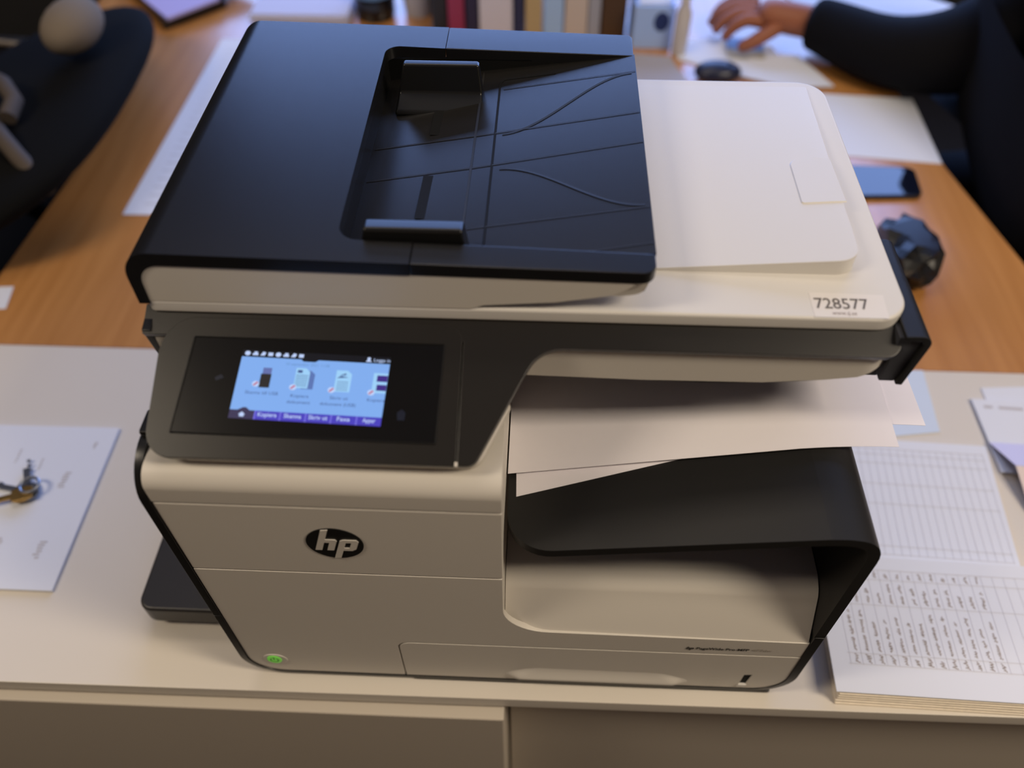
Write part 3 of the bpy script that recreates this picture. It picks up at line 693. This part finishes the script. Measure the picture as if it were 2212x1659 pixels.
def key(cx, cy, ang, z, m, L=0.048):
    hd = obox(cx, cy, z, z + 0.0022, 0.022, 0.020, ang, 0.008)
    ux, uy = math.cos(ang), math.sin(ang)
    sh = obox(cx + ux * (0.010 + L/2), cy + uy * (0.010 + L/2), z, z + 0.0022, L, 0.007, ang)
    th = [obox(cx + ux * (0.030 + 0.007*k) - uy * -0.0035, cy + uy * (0.030 + 0.007*k) - ux * 0.0035, z, z + 0.0022, 0.003, 0.004, ang) for k in range(3)]
    return join(hd, sh, *th)
zk = ZC + 0.0036
obj('key', key(-0.548, 0.188, R(170), zk, 0, 0.034), STEEL, keys, bevel=0.0004)
obj('key', key(-0.540, 0.186, R(118), zk + 0.0024, 0, 0.024), STEEL, keys, bevel=0.0004)
obj('key', key(-0.545, 0.181, R(200), zk + 0.0050, 0, 0.030), BRASS, keys, bevel=0.0004)
obj('key_tag', obox(-0.5430, 0.1800, zk + 0.0074, zk + 0.0098, 0.022, 0.016, R(20), 0.003), BRASS, keys, bevel=0.0005)
rr = [(-0.538 + 0.010*math.cos(a*pi/9), 0.190 + 0.010*math.sin(a*pi/9), zk + 0.011) for a in range(19)]
obj('key_ring', tube(rr, 0.0016, 8, False), STEEL, keys)

# ledger: page block with a lower written page and an upper ruled leaf
lg = thing('ledger_book', 'open ledger with handwritten columns beside printer, right on worktop', 'book', (0.43, 0.07, ZC))
lc = [(0.2950, -0.0055), (0.6600, -0.0145), (0.6640, 0.1270), (0.3000, 0.1350)]
def ins_(p, d):
    c_ = Vector((sum(q[0] for q in p) / len(p), sum(q[1] for q in p) / len(p)))
    return [tuple(Vector(q) + (c_ - Vector(q)).normalized() * d) for q in p]
for k in range(6):
    z0 = ZC + 0.0034 * k
    o = obj('page_block', prism([(x + rg_.uniform(-0.0008, 0.0008), y + (0.0022 if y < 0.05 else 0) - (0.0009 * (5 - k) if y < 0.05 else 0) + rg_.uniform(-0.0004, 0.0004)) for x, y in lc], z0, z0 + 0.0027), CREAM, lg, bevel=0.0004)
zl = ZC + 0.0204
lpg = obj('written_page', prism([(0.2912, -0.0042), (0.6610, -0.0140), (0.6650, 0.1240), (0.2965, 0.1360)], zl, zl + 0.0012), PAPERB, lg, bevel=0.0003)
up_ = [(0.2980, 0.1425), (0.5120, 0.1330), (0.5270, 0.2900), (0.3000, 0.2990)]
upg = obj('ruled_page', prism(up_, ZC + 0.0045, ZC + 0.0057), PAPERB, lg, bevel=0.0003)
obj('page_block', prism([(x * 0.996 + 0.0016, y * 0.99 + 0.002) for x, y in up_], ZC, ZC + 0.0044), CREAM, lg, bevel=0.0004)
zw = zl + 0.0014
def lmap(u, v):                         # u along the book, v up the page (metres)
    return (0.2955 + u * 0.99 + v * 0.03, -0.0068 + v * 0.99 - 0.030 * u, zw)
rules = []
for v in (0.0300, 0.0405, 0.0905, 0.1180, 0.1290):
    rules.append(ribbon([lmap(0.012, v), lmap(0.33, v)], 0.0006))
for k in range(28): rules.append(ribbon([lmap(0.014 + 0.0112*k, 0.0300), lmap(0.014 + 0.0112*k, 0.1290)], 0.0003))
obj('rule_lines', join(*rules), RULE, lpg, smooth=0)
def scribble(u, v0, v1, amp, rng):
    gs = []; v = v0
    while v < v1 - 0.002:
        L = rng.uniform(0.006, 0.016); e = min(v1, v + L); pts = []; m_ = max(4, int((e - v) / 0.0007))
        for k in range(m_ + 1):
            vv = v + (e - v) * k / m_
            pts.append(lmap(u + amp * math.sin(k * 2.1 + rng.random() * 1.6) * rng.uniform(0.35, 1.0), vv + rng.uniform(-0.0003, 0.0003)))
        gs.append(ribbon(pts, 0.0008)); v = e + rng.uniform(0.0018, 0.004)
    return gs
rgw = random.Random(11)
for k in range(13):
    u = 0.0205 + 0.0112 * k; gs = []
    gs += scribble(u, 0.0312, 0.0395, 0.0031, rgw)
    gs += scribble(u, 0.0430, rgw.uniform(0.070, 0.087), 0.0022, rgw)
    gs += scribble(u, 0.0930, rgw.uniform(0.108, 0.115), 0.0024, rgw)
    gs += scribble(u, 0.1200, rgw.uniform(0.123, 0.128), 0.0022, rgw)
    tag(obj('handwriting', join(*gs), INK, lpg, smooth=0), kind='stuff')
rules = []
def umap(u, v): return (0.305 + u + v * 0.085, 0.1455 + v - 0.042 * u, ZC + 0.0059)
for v in (0.004, 0.014, 0.066, 0.092, 0.120, 0.132, 0.140): rules.append(ribbon([umap(0.0, v), umap(0.203, v)], 0.0007))
for k in range(24): rules.append(ribbon([umap(0.004 + 0.0086*k, 0.004), umap(0.004 + 0.0086*k, 0.140)], 0.0004))
obj('rule_lines', join(*rules), RULE, upg, smooth=0)

flat('paper_sheet', [(0.4150, 0.3020), (0.4840, 0.3120), (0.4910, 0.4080), (0.4150, 0.4080)], ZC, ZC + 0.0012, mat('pale_blue_paper', (0.62, 0.70, 0.82), 0.8, 0.1), 'pale blue sheet on the worktop between printed sheets and ruled ledger page', 'paper')
a1 = flat('paper_sheet', [(0.5530, 0.3070), (0.70, 0.3000), (0.70, 0.3920), (0.5530, 0.3815)], ZC, ZC + 0.0016, PAPERB, 'white sheet at far right back of the worktop, mostly covered by a form', 'paper')
a2 = flat('form_sheet', [(0.5340, 0.2560), (0.70, 0.2480), (0.70, 0.3560), (0.5340, 0.3620)], ZC + 0.0018, ZC + 0.0040, PAPERB, 'printed form with a few grey lines at right edge of the worktop', 'paper')
for p0_, p1_, w_ in (((0.545, 0.350), (0.555, 0.3495), 0.004), ((0.562, 0.3490), (0.590, 0.3475), 0.004), ((0.545, 0.288), (0.64, 0.285), 0.0015)):
    obj('print_line', ribbon([(*p0_, ZC + 0.0042), (*p1_, ZC + 0.0042)], w_), PALEINK, a2, smooth=0)
# folded leaflet in front of the form: lilac upper flap and pinkish lower one
lf_ = thing('folded_leaflet', 'folded lilac and pink leaflet standing slightly open at right frame edge', 'paper', (0.60, 0.22, ZC))
obj('upper_flap', (lambda V: (V, [[0, 1, 2, 3], [7, 6, 5, 4], [0, 4, 5, 1], [1, 5, 6, 2], [2, 6, 7, 3], [3, 7, 4, 0]]))([(0.5420, 0.2540, ZC + 0.020), (0.68, 0.2480, ZC + 0.020), (0.68, 0.2900, ZC + 0.0055), (0.5330, 0.2960, ZC + 0.0055), (0.5420, 0.2540, ZC + 0.0192), (0.68, 0.2480, ZC + 0.0192), (0.68, 0.2900, ZC + 0.0045), (0.5330, 0.2960, ZC + 0.0045)]), PAPERL if False else mat('pale_lilac_paper', (0.66, 0.64, 0.82), 0.8, 0.1), lf_, smooth=0)
obj('lower_flap', (lambda V: (V, [[0, 1, 2, 3], [7, 6, 5, 4], [0, 4, 5, 1], [1, 5, 6, 2], [2, 6, 7, 3], [3, 7, 4, 0]]))([(0.5480, 0.1900, ZC + 0.0010), (0.70, 0.1830, ZC + 0.0010), (0.68, 0.2478, ZC + 0.0198), (0.5420, 0.2538, ZC + 0.0198), (0.5480, 0.1900, ZC), (0.70, 0.1830, ZC), (0.68, 0.2478, ZC + 0.0188), (0.5420, 0.2538, ZC + 0.0188)]), mat('pale_pink_paper', (0.80, 0.70, 0.68), 0.8, 0.1), lf_, smooth=0)

# ------------------------------------------------------------ things on the wooden desk
bl = flat('printed_list', [(-0.6100, 0.6740), (-0.20, 0.6820), (-0.195, 1.2150), (-0.6050, 1.2070)], ZC, ZC + 0.0018, PAPERB, 'large pale printed list lying on the desk behind the printer, at left', 'paper')
obj('print_rows', join(*[ribbon([(-0.585, 0.70 + 0.021*k, ZC + 0.0020), (-0.30, 0.7055 + 0.021*k, ZC + 0.0020)], 0.0035) for k in range(23)]), mat('row_tint', (0.60, 0.61, 0.66), 0.8, 0.1), bl, smooth=0)
flat('paper_sheet', [(0.4200, 0.8730), (0.6440, 0.8490), (0.6490, 1.0400), (0.4300, 1.0560)], ZC, ZC + 0.0015, PAPERB, 'blank white sheet on the desk behind the printer, above the phone', 'paper')
flat('paper_slip', [(-0.760, 0.4640), (-0.6970, 0.4720), (-0.7050, 0.5150), (-0.760, 0.5100)], ZC, ZC + 0.001, PAPERB, 'small white slip at the near left edge of the desk', 'paper')
ph = thing('mobile_phone', 'black mobile phone lying on the desk near the white sheet', 'phone', (0.545, 0.79, ZC))
php = rpoly([(0.4450, 0.7480, 0.012), (0.5860, 0.7560, 0.012), (0.5920, 0.8280, 0.012), (0.4500, 0.8320, 0.012)], 5)
obj('case', prism(php, ZC, ZC + 0.008), GLOSSB, ph, bevel=0.0015)
obj('screen', prism(ins_(php, 0.005), ZC + 0.0080, ZC + 0.0084), mat('phone_glass', (0.004, 0.005, 0.012), 0.04, 0.8), ph)
# crumpled black plastic bag
rb = random.Random(5)
def crum(p, u):
    q = p * rb.uniform(0.82, 1.12); q = Vector((max(-0.034, min(0.034, q.x)), q.y, max(-0.030, min(0.030, q.z)))); return q
bag = obj('plastic_bag', ico((0.512, 0.600, ZC + 0.0305), (0.044, 0.058, 0.040), 3, crum), CRUMP, None, smooth=0)
tag(bag, 'crumpled shiny black plastic bag on the desk behind the printer lid', 'bag')

# cluttered far end of the desk
flat('lilac_paper', [(-0.7120, 1.2350), (-0.6350, 1.3200), (-0.70, 1.50), (-0.85, 1.42), (-0.79, 1.32)], ZC + 0.0205, ZC + 0.026, PAPERL, 'lilac paper lying askew on a dark folder at far left of desk', 'paper')
flat('dark_folder', [(-0.7250, 1.2360), (-0.6300, 1.3350), (-0.66, 1.52), (-0.90, 1.45), (-0.80, 1.33)], ZC, ZC + 0.020, GLOSSB, 'thick black folder under the lilac paper at far left', 'folder', bevel=0.002)
flat('blue_booklet', obox(-0.640, 1.400, 0, 1, 0.09, 0.06, R(35))[0][:4] and [(-0.700, 1.395), (-0.640, 1.345), (-0.585, 1.400), (-0.645, 1.450)], ZC + 0.0265, ZC + 0.034, mat('booklet_blue', (0.05, 0.14, 0.38), 0.4), 'small blue booklet on the lilac paper at far left', 'booklet')
wb = thing('paper_stack', 'stack of pale lavender paper behind the printer, left of the dark pot', 'paper', (-0.46, 1.42, ZC))
for k in range(4):
    d_ = 0.003 * math.sin(k * 2.3)
    obj('paper_layer', box(-0.562 + d_, 1.262 + d_, ZC + 0.006 * k, -0.372 + d_, 1.54, ZC + 0.006 * k + 0.0055), mat('lavender_paper', (0.60, 0.60, 0.74), 0.7, 0.1), wb, bevel=0.0006)
pot = thing('desk_pot', 'small dark round pot with a blue lid on the far desk', 'pot', (-0.325, 1.315, ZC))
obj('pot_body', lathe([(0.036, ZC), (0.039, ZC + 0.01), (0.039, ZC + 0.040), (0.036, ZC + 0.046)], -0.325, 1.315, 24), GLOSSB, pot)
obj('pot_lid', lathe([(0.040, ZC + 0.0465), (0.040, ZC + 0.062), (0.030, ZC + 0.068)], -0.325, 1.315, 24), mat('lid_blue', (0.12, 0.24, 0.46), 0.4), pot)
mg = thing('paper_cup', 'grey white paper cup between the dark pot and standing folders', 'cup', (-0.242, 1.33, ZC))
obj('cup_wall', lathe([(0.026, ZC), (0.036, ZC + 0.085), (0.034, ZC + 0.085), (0.024, ZC + 0.004)], -0.242, 1.33, 24), mat('cup_grey', (0.55, 0.56, 0.62), 0.6), mg)
obj('cup_rim', tube([(-0.242 + 0.0355*math.cos(a*pi/10), 1.33 + 0.0355*math.sin(a*pi/10), ZC + 0.0855) for a in range(21)], 0.0018, 6, False), PAPERB, mg)
# standing magazines and folders
BK = [('black magazine file standing at left end of the far row', (0.010, 0.009, 0.012), 0.028, -0.190, 0.20),
      ('crimson magazine standing in the far row beside a black one', (0.28, 0.03, 0.09), 0.030, -0.158, 0.22),
      ('navy folder standing in the far row beside crimson magazine', (0.02, 0.02, 0.06), 0.022, -0.128, 0.21),
      ('thick white folder standing in middle of the far row', (0.62, 0.62, 0.74), 0.062, -0.083, 0.20),
      ('dark blue thin book standing in the far row', (0.02, 0.03, 0.09), 0.018, -0.040, 0.19),
      ('sand yellow folder standing in the far row', (0.46, 0.36, 0.20), 0.032, -0.012, 0.21),
      ('sky blue folder standing in the far row', (0.36, 0.56, 0.92), 0.036, 0.025, 0.21),
      ('beige folder standing in the far row', (0.56, 0.50, 0.47), 0.042, 0.067, 0.20),
      ('grey folder standing in the far row', (0.34, 0.36, 0.44), 0.022, 0.101, 0.20),
      ('dark brown leather binder at right end of the far row', (0.07, 0.035, 0.014), 0.046, 0.138, 0.19)]
for lab, col, wd, x, hgt in BK:
    b = thing('standing_folder', lab, 'folder', (x, 1.33, ZC), 'row of standing folders and magazines')
    mm = mat('folder_colour', col, 0.5)
    x0, x1 = x - wd/2, x + wd/2
    obj('cover', join(box(x0, 1.237, ZC, x0 + 0.002, 1.45, ZC + hgt), box(x1 - 0.002, 1.237, ZC, x1, 1.45, ZC + hgt), box(x0, 1.235, ZC, x1, 1.2385, ZC + hgt)), mm, b, bevel=0.0008)
    obj('pages', box(x0 + 0.0023, 1.240, ZC + 0.002, x1 - 0.0023, 1.445, ZC + hgt - 0.004), CREAM, b)
tb = thing('tissue_box', 'light blue and white carton with a dark blue spot on far desk', 'box', (0.215, 1.24, ZC))
obj('carton', box(0.172, 1.200, ZC, 0.245, 1.300, ZC + 0.080), mat('carton_blue', (0.38, 0.55, 0.95), 0.6), tb, bevel=0.002)
obj('carton_top', box(0.180, 1.207, ZC + 0.0802, 0.238, 1.293, ZC + 0.083), PAPERB, tb, bevel=0.001)
obj('printed_spot', prism(ell(0.222, ZC + 0.052, 0.014, 0.018, 20), 1.1992, 1.1999, 'xz'), mat('spot_navy', (0.01, 0.03, 0.14), 0.5), tb)
bt = thing('streak_bottle', 'slim cream coloured bottle shape added as a reflection streak beside the blue carton on far desk', 'bottle', (0.258, 1.185, ZC))  # added bottle; its pale upright form stands for a reflection streak
obj('streak_body', lathe([(0.013, ZC), (0.0145, ZC + 0.008), (0.0145, ZC + 0.075), (0.008, ZC + 0.092), (0.008, ZC + 0.098)], 0.258, 1.185, 18), mat('streak_cream', (0.60, 0.57, 0.56), 0.35), bt)
obj('streak_cap', lathe([(0.009, ZC + 0.0982), (0.009, ZC + 0.115), (0.006, ZC + 0.118)], 0.258, 1.185, 18), LIDW, bt)
flat('desk_sheen_sheet', [(0.0850, 1.0200), (0.2700, 1.0100), (0.2750, 1.0600), (0.2480, 1.1400), (0.2450, 1.1680), (0.0950, 1.1900)], ZC, ZC + 0.002, mat('grey_lilac_sheen', (0.42, 0.40, 0.44), 0.6, 0.3), 'grey lilac sheet added as desk reflection just behind the lid, in front of blue carton', 'paper')  # added sheet; its colour stands for a pale reflection on the desk
flat('loose_paper', [(0.2550, 1.1600), (0.2650, 1.2350), (0.3470, 1.2400), (0.4350, 1.2150), (0.4450, 1.1500), (0.3920, 1.0900)], ZC, ZC + 0.003, PAPERB, 'loose white paper under the blue and sand card by the hand', 'paper')
flat('loose_paper', [(0.3350, 1.1100), (0.4400, 1.0640), (0.5200, 1.0700), (0.4760, 1.1750), (0.4000, 1.1750)], ZC + 0.0032, ZC + 0.006, PAPERB, 'loose white paper nearest to the printer, below the dark sleeve', 'paper')
flat('loose_paper', [(0.490, 1.440), (0.534, 1.351), (0.774, 1.275), (0.840, 1.380), (0.700, 1.500)], ZC, ZC + 0.002, PAPERB, 'long white paper on the desk beyond the dark sleeve', 'paper')
st = thing('photo_card', 'small card, blue above and sand below, lying near the hand', 'card', (0.382, 1.2, ZC))
obj('card_blue', prism([(0.348, 1.194), (0.415, 1.183), (0.419, 1.226), (0.351, 1.236)], ZC + 0.0062, ZC + 0.0075), mat('card_blue', (0.10, 0.23, 0.62), 0.4), st)
obj('card_sand', prism([(0.346, 1.167), (0.413, 1.157), (0.415, 1.1828), (0.348, 1.1938)], ZC + 0.0062, ZC + 0.0075), mat('card_sand', (0.45, 0.42, 0.34), 0.5), st)
ms = thing('computer_mouse', 'small dark blue computer mouse just behind the lid', 'mouse', (0.318, 1.095, ZC))
obj('mouse_shell', ico((0.318, 1.095, ZC + 0.0145), (0.042, 0.027, 0.018), 3, lambda p, u: Vector((p.x, p.y, max(p.z, -0.0140)))), mat('mouse_navy', (0.012, 0.016, 0.045), 0.35), ms)
obj('mouse_wheel', tube([(0.337, 1.0925, ZC + 0.0285), (0.337, 1.0975, ZC + 0.0285)], 0.005, 12), RIM, ms)

# ------------------------------------------------------------ office chair with a round black back at left
def office_chair(label, x, y, ang, seat_z=0.47):
    t = thing('office_chair', label, 'chair', (x, y, FL))
    c, s = math.cos(ang), math.sin(ang)
    def T(u, v, z): return (x + u*c - v*s, y + u*s + v*c, FL + z)
    obj('seat', xf(ico((0, 0, 0), (0.245, 0.245, 0.05), 3, lambda p, q: Vector((math.copysign(abs(q.x) ** 0.6, q.x) * 0.235, math.copysign(abs(q.y) ** 0.6, q.y) * 0.235, p.z))), lambda a, b, d: T(a, b, d + seat_z - 0.03)), CHAIRF, t)
    obj('column', tube([T(0, 0, 0.09), T(0, 0, seat_z - 0.06)], 0.028, 14), METAL, t)
    for k in range(5):
        a = 2*pi*k/5 + 0.3
        obj('base_arm', tube([T(0, 0, 0.10), T(0.27*math.cos(a), 0.27*math.sin(a), 0.065)], [0.026, 0.016], 10), RIM, t)
        obj('castor', tube([T(0.28*math.cos(a) - 0.02*math.sin(a), 0.28*math.sin(a) + 0.02*math.cos(a), 0.030), T(0.28*math.cos(a) + 0.02*math.sin(a), 0.28*math.sin(a) - 0.02*math.cos(a), 0.030)], 0.0295, 14), RIM, t)
    return t, T
ch, T = office_chair('empty black office chair turned away at left of desk, its round back over the edge', -1.16, 0.98, R(180))
# backrest leans over the desk edge
def backf(p, u):
    return p
bk = ico((0, 0, 0), (1, 1, 1), 4, lambda p, u: Vector((math.copysign(abs(u.x)**0.75, u.x), math.copysign(abs(u.y)**0.8, u.y), math.copysign(abs(u.z)**0.8, u.z))))
ax_u = Vector((0.95, 0.05, 0.30)).normalized(); ax_v = Vector((-0.05, 0.99, 0)).normalized(); ax_n = ax_u.cross(ax_v)
BC = Vector((-0.826, 0.835, 0.045))
bkm = xf(bk, lambda a, b, d: tuple(BC + ax_u * a * 0.225 + ax_v * b * 0.325 + ax_n * d * 0.034))
obj('backrest', bkm, CHAIRF, ch)
obj('back_post', tube([T(-0.16, 0, 0.40), T(-0.27, 0, 0.42), tuple(BC - ax_u * 0.12 + Vector((-0.0, 0, -0.05)))], 0.018, 10), RIM, ch)
for s_ in (-1, 1):
    pth = [T(0.05, 0.25*s_, 0.43), T(0.06, 0.30*s_, 0.50), T(0.08, 0.31*s_, 0.64), T(0.02, 0.31*s_, 0.685), T(-0.16, 0.30*s_, 0.685), T(-0.22, 0.28*s_, 0.60)]
    obj('armrest', tube(pth, 0.013, 12), METAL, ch)
for pth in ([(-0.92, 0.90, 0.075), (-0.83, 0.845, 0.115), (-0.785, 0.805, 0.128), (-0.752, 0.765, 0.125), (-0.750, 0.730, 0.118)],
            [(-0.790, 0.745, 0.105), (-0.735, 0.680, 0.118), (-0.700, 0.645, 0.112), (-0.655, 0.610, 0.085)]):
    obj('glint_tube', tube(pth, 0.012, 12), mat('glint_grey', (0.075, 0.058, 0.045), 0.75, 0.3, 0.0), ch)  # tubes added over the back; dim glints put into their grey
cu = obj('seat_cushion', xf(ico((0, 0, 0), (0.046, 0.062, 0.036), 3), lambda a, b, d: tuple(BC + ax_u * (a + 0.142) + ax_v * (b + 0.085) + ax_n * (d + 0.073))), BEIGE, None)
tag(cu, 'small round beige cushion resting against black chair back at left', 'cushion')

# ------------------------------------------------------------ person in dark clothes reaching over the desk from the right
pc, T2 = office_chair('black office chair at right of desk under the seated person', 1.02, 0.93, R(0))
obj('backrest', xf(bk, lambda a, b, d: T2(0.27 + d * 0.035, b * 0.21, 0.76 + a * 0.22)), CHAIRF, pc)
obj('back_post', tube([T2(0.16, 0, 0.42), T2(0.30, 0, 0.44), T2(0.315, 0, 0.62)], 0.018, 10), RIM, pc)
pe = thing('person', 'person in dark clothes reaching an arm across the desk from right', 'person', (1.0, 0.93, FL))
zs = FL + 0.47
body = [(1.00, 0.93, zs + 0.11, 0.12), (0.93, 0.93, zs + 0.30, 0.11), (0.86, 0.93, zs + 0.46, 0.10), (0.82, 0.93, zs + 0.54, 0.055), (0.795, 0.93, zs + 0.59, 0.052),
        (0.775, 0.93, zs + 0.66, (0.082, 0.075)), (0.77, 0.93, zs + 0.75, (0.085, 0.072)), (0.775, 0.93, zs + 0.80, 0.055)]
be = [(i, i+1) for i in range(7)]
# reaching arm (right) with its hand
WR = (0.480, 1.205, ZC + 0.055)
body += [(0.85, 1.10, zs + 0.46, 0.06), (0.705, 1.06, 0.07, 0.045), (*WR, 0.030), (0.435, 1.220, ZC + 0.057, (0.052, 0.032)), (0.395, 1.232, ZC + 0.057, (0.058, 0.030))]
be += [(2, 8), (8, 9), (9, 10), (10, 11), (11, 12)]
# other arm resting in the lap
body += [(0.86, 0.75, zs + 0.45, 0.06), (0.90, 0.70, zs + 0.22, 0.045), (0.76, 0.76, zs + 0.16, 0.030), (0.715, 0.785, zs + 0.155, (0.038, 0.018)), (0.68, 0.80, zs + 0.15, (0.040, 0.016))]
be += [(2, 13), (13, 14), (14, 15), (15, 16), (16, 17)]
for s_, y in ((1, 1.03), (-1, 0.83)):
    i0 = len(body)
    body += [(0.97, y, zs + 0.09, 0.085), (0.62, y + 0.02*s_, zs + 0.06, 0.062), (0.64, y + 0.03*s_, FL + 0.10, 0.042), (0.53, y + 0.03*s_, FL + 0.05, 0.038)]
    be += [(0, i0), (i0, i0+1), (i0+1, i0+2), (i0+2, i0+3)]
skin('body', body, be, SKIN, pe, 0, 2)
def finger(pts, r, parent): return skin('finger', [(*p, r_) for p, r_ in zip(pts, r)], [(i, i+1) for i in range(len(pts)-1)], SKIN, parent, 0, 1)
hz = ZC + 0.055
for k, (dy, L) in enumerate(((0.036, 0.070), (0.013, 0.080), (-0.010, 0.075), (-0.032, 0.060))):
    x0, y0 = 0.400, 1.230 + dy
    finger([(x0 + 0.012, y0, hz), (x0 - L*0.45, y0 + dy*0.15 + 0.004, hz + 0.006), (x0 - L*0.82, y0 + dy*0.2 + 0.008, hz - 0.012), (x0 - L*1.0, y0 + dy*0.2 + 0.010, hz - 0.036)], [0.0145, 0.0132, 0.0118, 0.0096], pe)
finger([(0.440, 1.200, hz), (0.415, 1.176, hz - 0.006), (0.385, 1.166, hz - 0.022), (0.362, 1.170, hz - 0.036)], [0.0165, 0.0145, 0.0125, 0.0100], pe)
for k in range(4):
    y0 = 0.80 + 0.027 - 0.018*k
    finger([(0.685, y0, zs + 0.150), (0.655, y0, zs + 0.148), (0.635, y0, zs + 0.132), (0.628, y0, zs + 0.115)], [0.0098, 0.0092, 0.0085, 0.0072], pe)
finger([(0.715, 0.815, zs + 0.150), (0.690, 0.838, zs + 0.146), (0.665, 0.845, zs + 0.140)], [0.012, 0.011, 0.009], pe)
# jacket and trousers follow the body
jk = [(1.00, 0.93, zs + 0.06, (0.175, 0.145)), (0.93, 0.93, zs + 0.26, (0.19, 0.15)), (0.865, 0.93, zs + 0.43, (0.19, 0.115)), (0.825, 0.93, zs + 0.515, (0.085, 0.075)),
      (0.855, 1.10, zs + 0.46, 0.082), (0.715, 1.045, 0.070, (0.095, 0.085)), (0.605, 1.095, 0.045, (0.074, 0.064)), (0.508, 1.190, ZC + 0.056, (0.056, 0.050)), (0.484, 1.202, ZC + 0.056, (0.054, 0.048)),
      (0.86, 0.755, zs + 0.45, 0.080), (0.90, 0.70, zs + 0.22, 0.066), (0.79, 0.745, zs + 0.165, 0.048),
      (0.800, 0.93, 0.03, (0.20, 0.13)), (0.800, 0.76, 0.0, (0.13, 0.12)), (0.830, 0.62, -0.02, (0.12, 0.12))]
skin('jacket', jk, [(0, 1), (1, 2), (2, 3), (2, 4), (4, 5), (5, 6), (6, 7), (7, 8), (2, 9), (9, 10), (10, 11), (1, 12), (12, 13), (13, 14)], CLOTH, pe, 0, 2)
trs = [(1.00, 0.93, zs + 0.08, (0.165, 0.13))]; te = []
for s_, y in ((1, 1.03), (-1, 0.83)):
    i0 = len(trs)
    trs += [(0.95, y, zs + 0.09, 0.098), (0.625, y + 0.02*s_, zs + 0.06, 0.078), (0.645, y + 0.03*s_, FL + 0.12, 0.060)]
    te += [(0, i0), (i0, i0+1), (i0+1, i0+2)]
skin('trousers', trs, te, CLOTH, pe, 0, 2)
for s_, y in ((1, 1.06), (-1, 0.80)):
    obj('shoe', xf(ico((0, 0, 0), (0.14, 0.05, 0.05), 3, lambda p, u: Vector((p.x, p.y, max(p.z, -0.040)))), lambda a, b, d, y=y: (0.575 + a, y + b, FL + 0.041 + d)), GLOSSB, pe)
hc = Vector((0.772, 0.93, zs + 0.735))
obj('hair', ico(hc + Vector((0.012, 0, 0.022)), (0.108, 0.088, 0.105), 4, lambda p, u: p if not (u.x < -0.25 and u.z < 0.45) else Vector((p.x * 0.55, p.y * 0.9, p.z * 0.8))), HAIRM, pe)
for s_ in (-1, 1):
    obj('ear', ico(hc + Vector((0.01, 0.083 * s_, -0.01)), (0.020, 0.009, 0.032), 2), SKIN, pe)
    ey = obj('eye', ico(hc + Vector((-0.0735, 0.030 * s_, 0.0)), (0.010, 0.0125, 0.009), 2), PAPERB, pe)
    obj('pupil', ico(hc + Vector((-0.0820, 0.030 * s_, 0.0)), (0.003, 0.0055, 0.0055), 2), BLACKINK, ey)
obj('nose', ico(hc + Vector((-0.086, 0, -0.026)), (0.018, 0.011, 0.022), 2), SKIN, pe)
obj('mouth', ico(hc + Vector((-0.074, 0, -0.066)), (0.010, 0.024, 0.006), 2), mat('lip', (0.32, 0.10, 0.08), 0.5), pe)
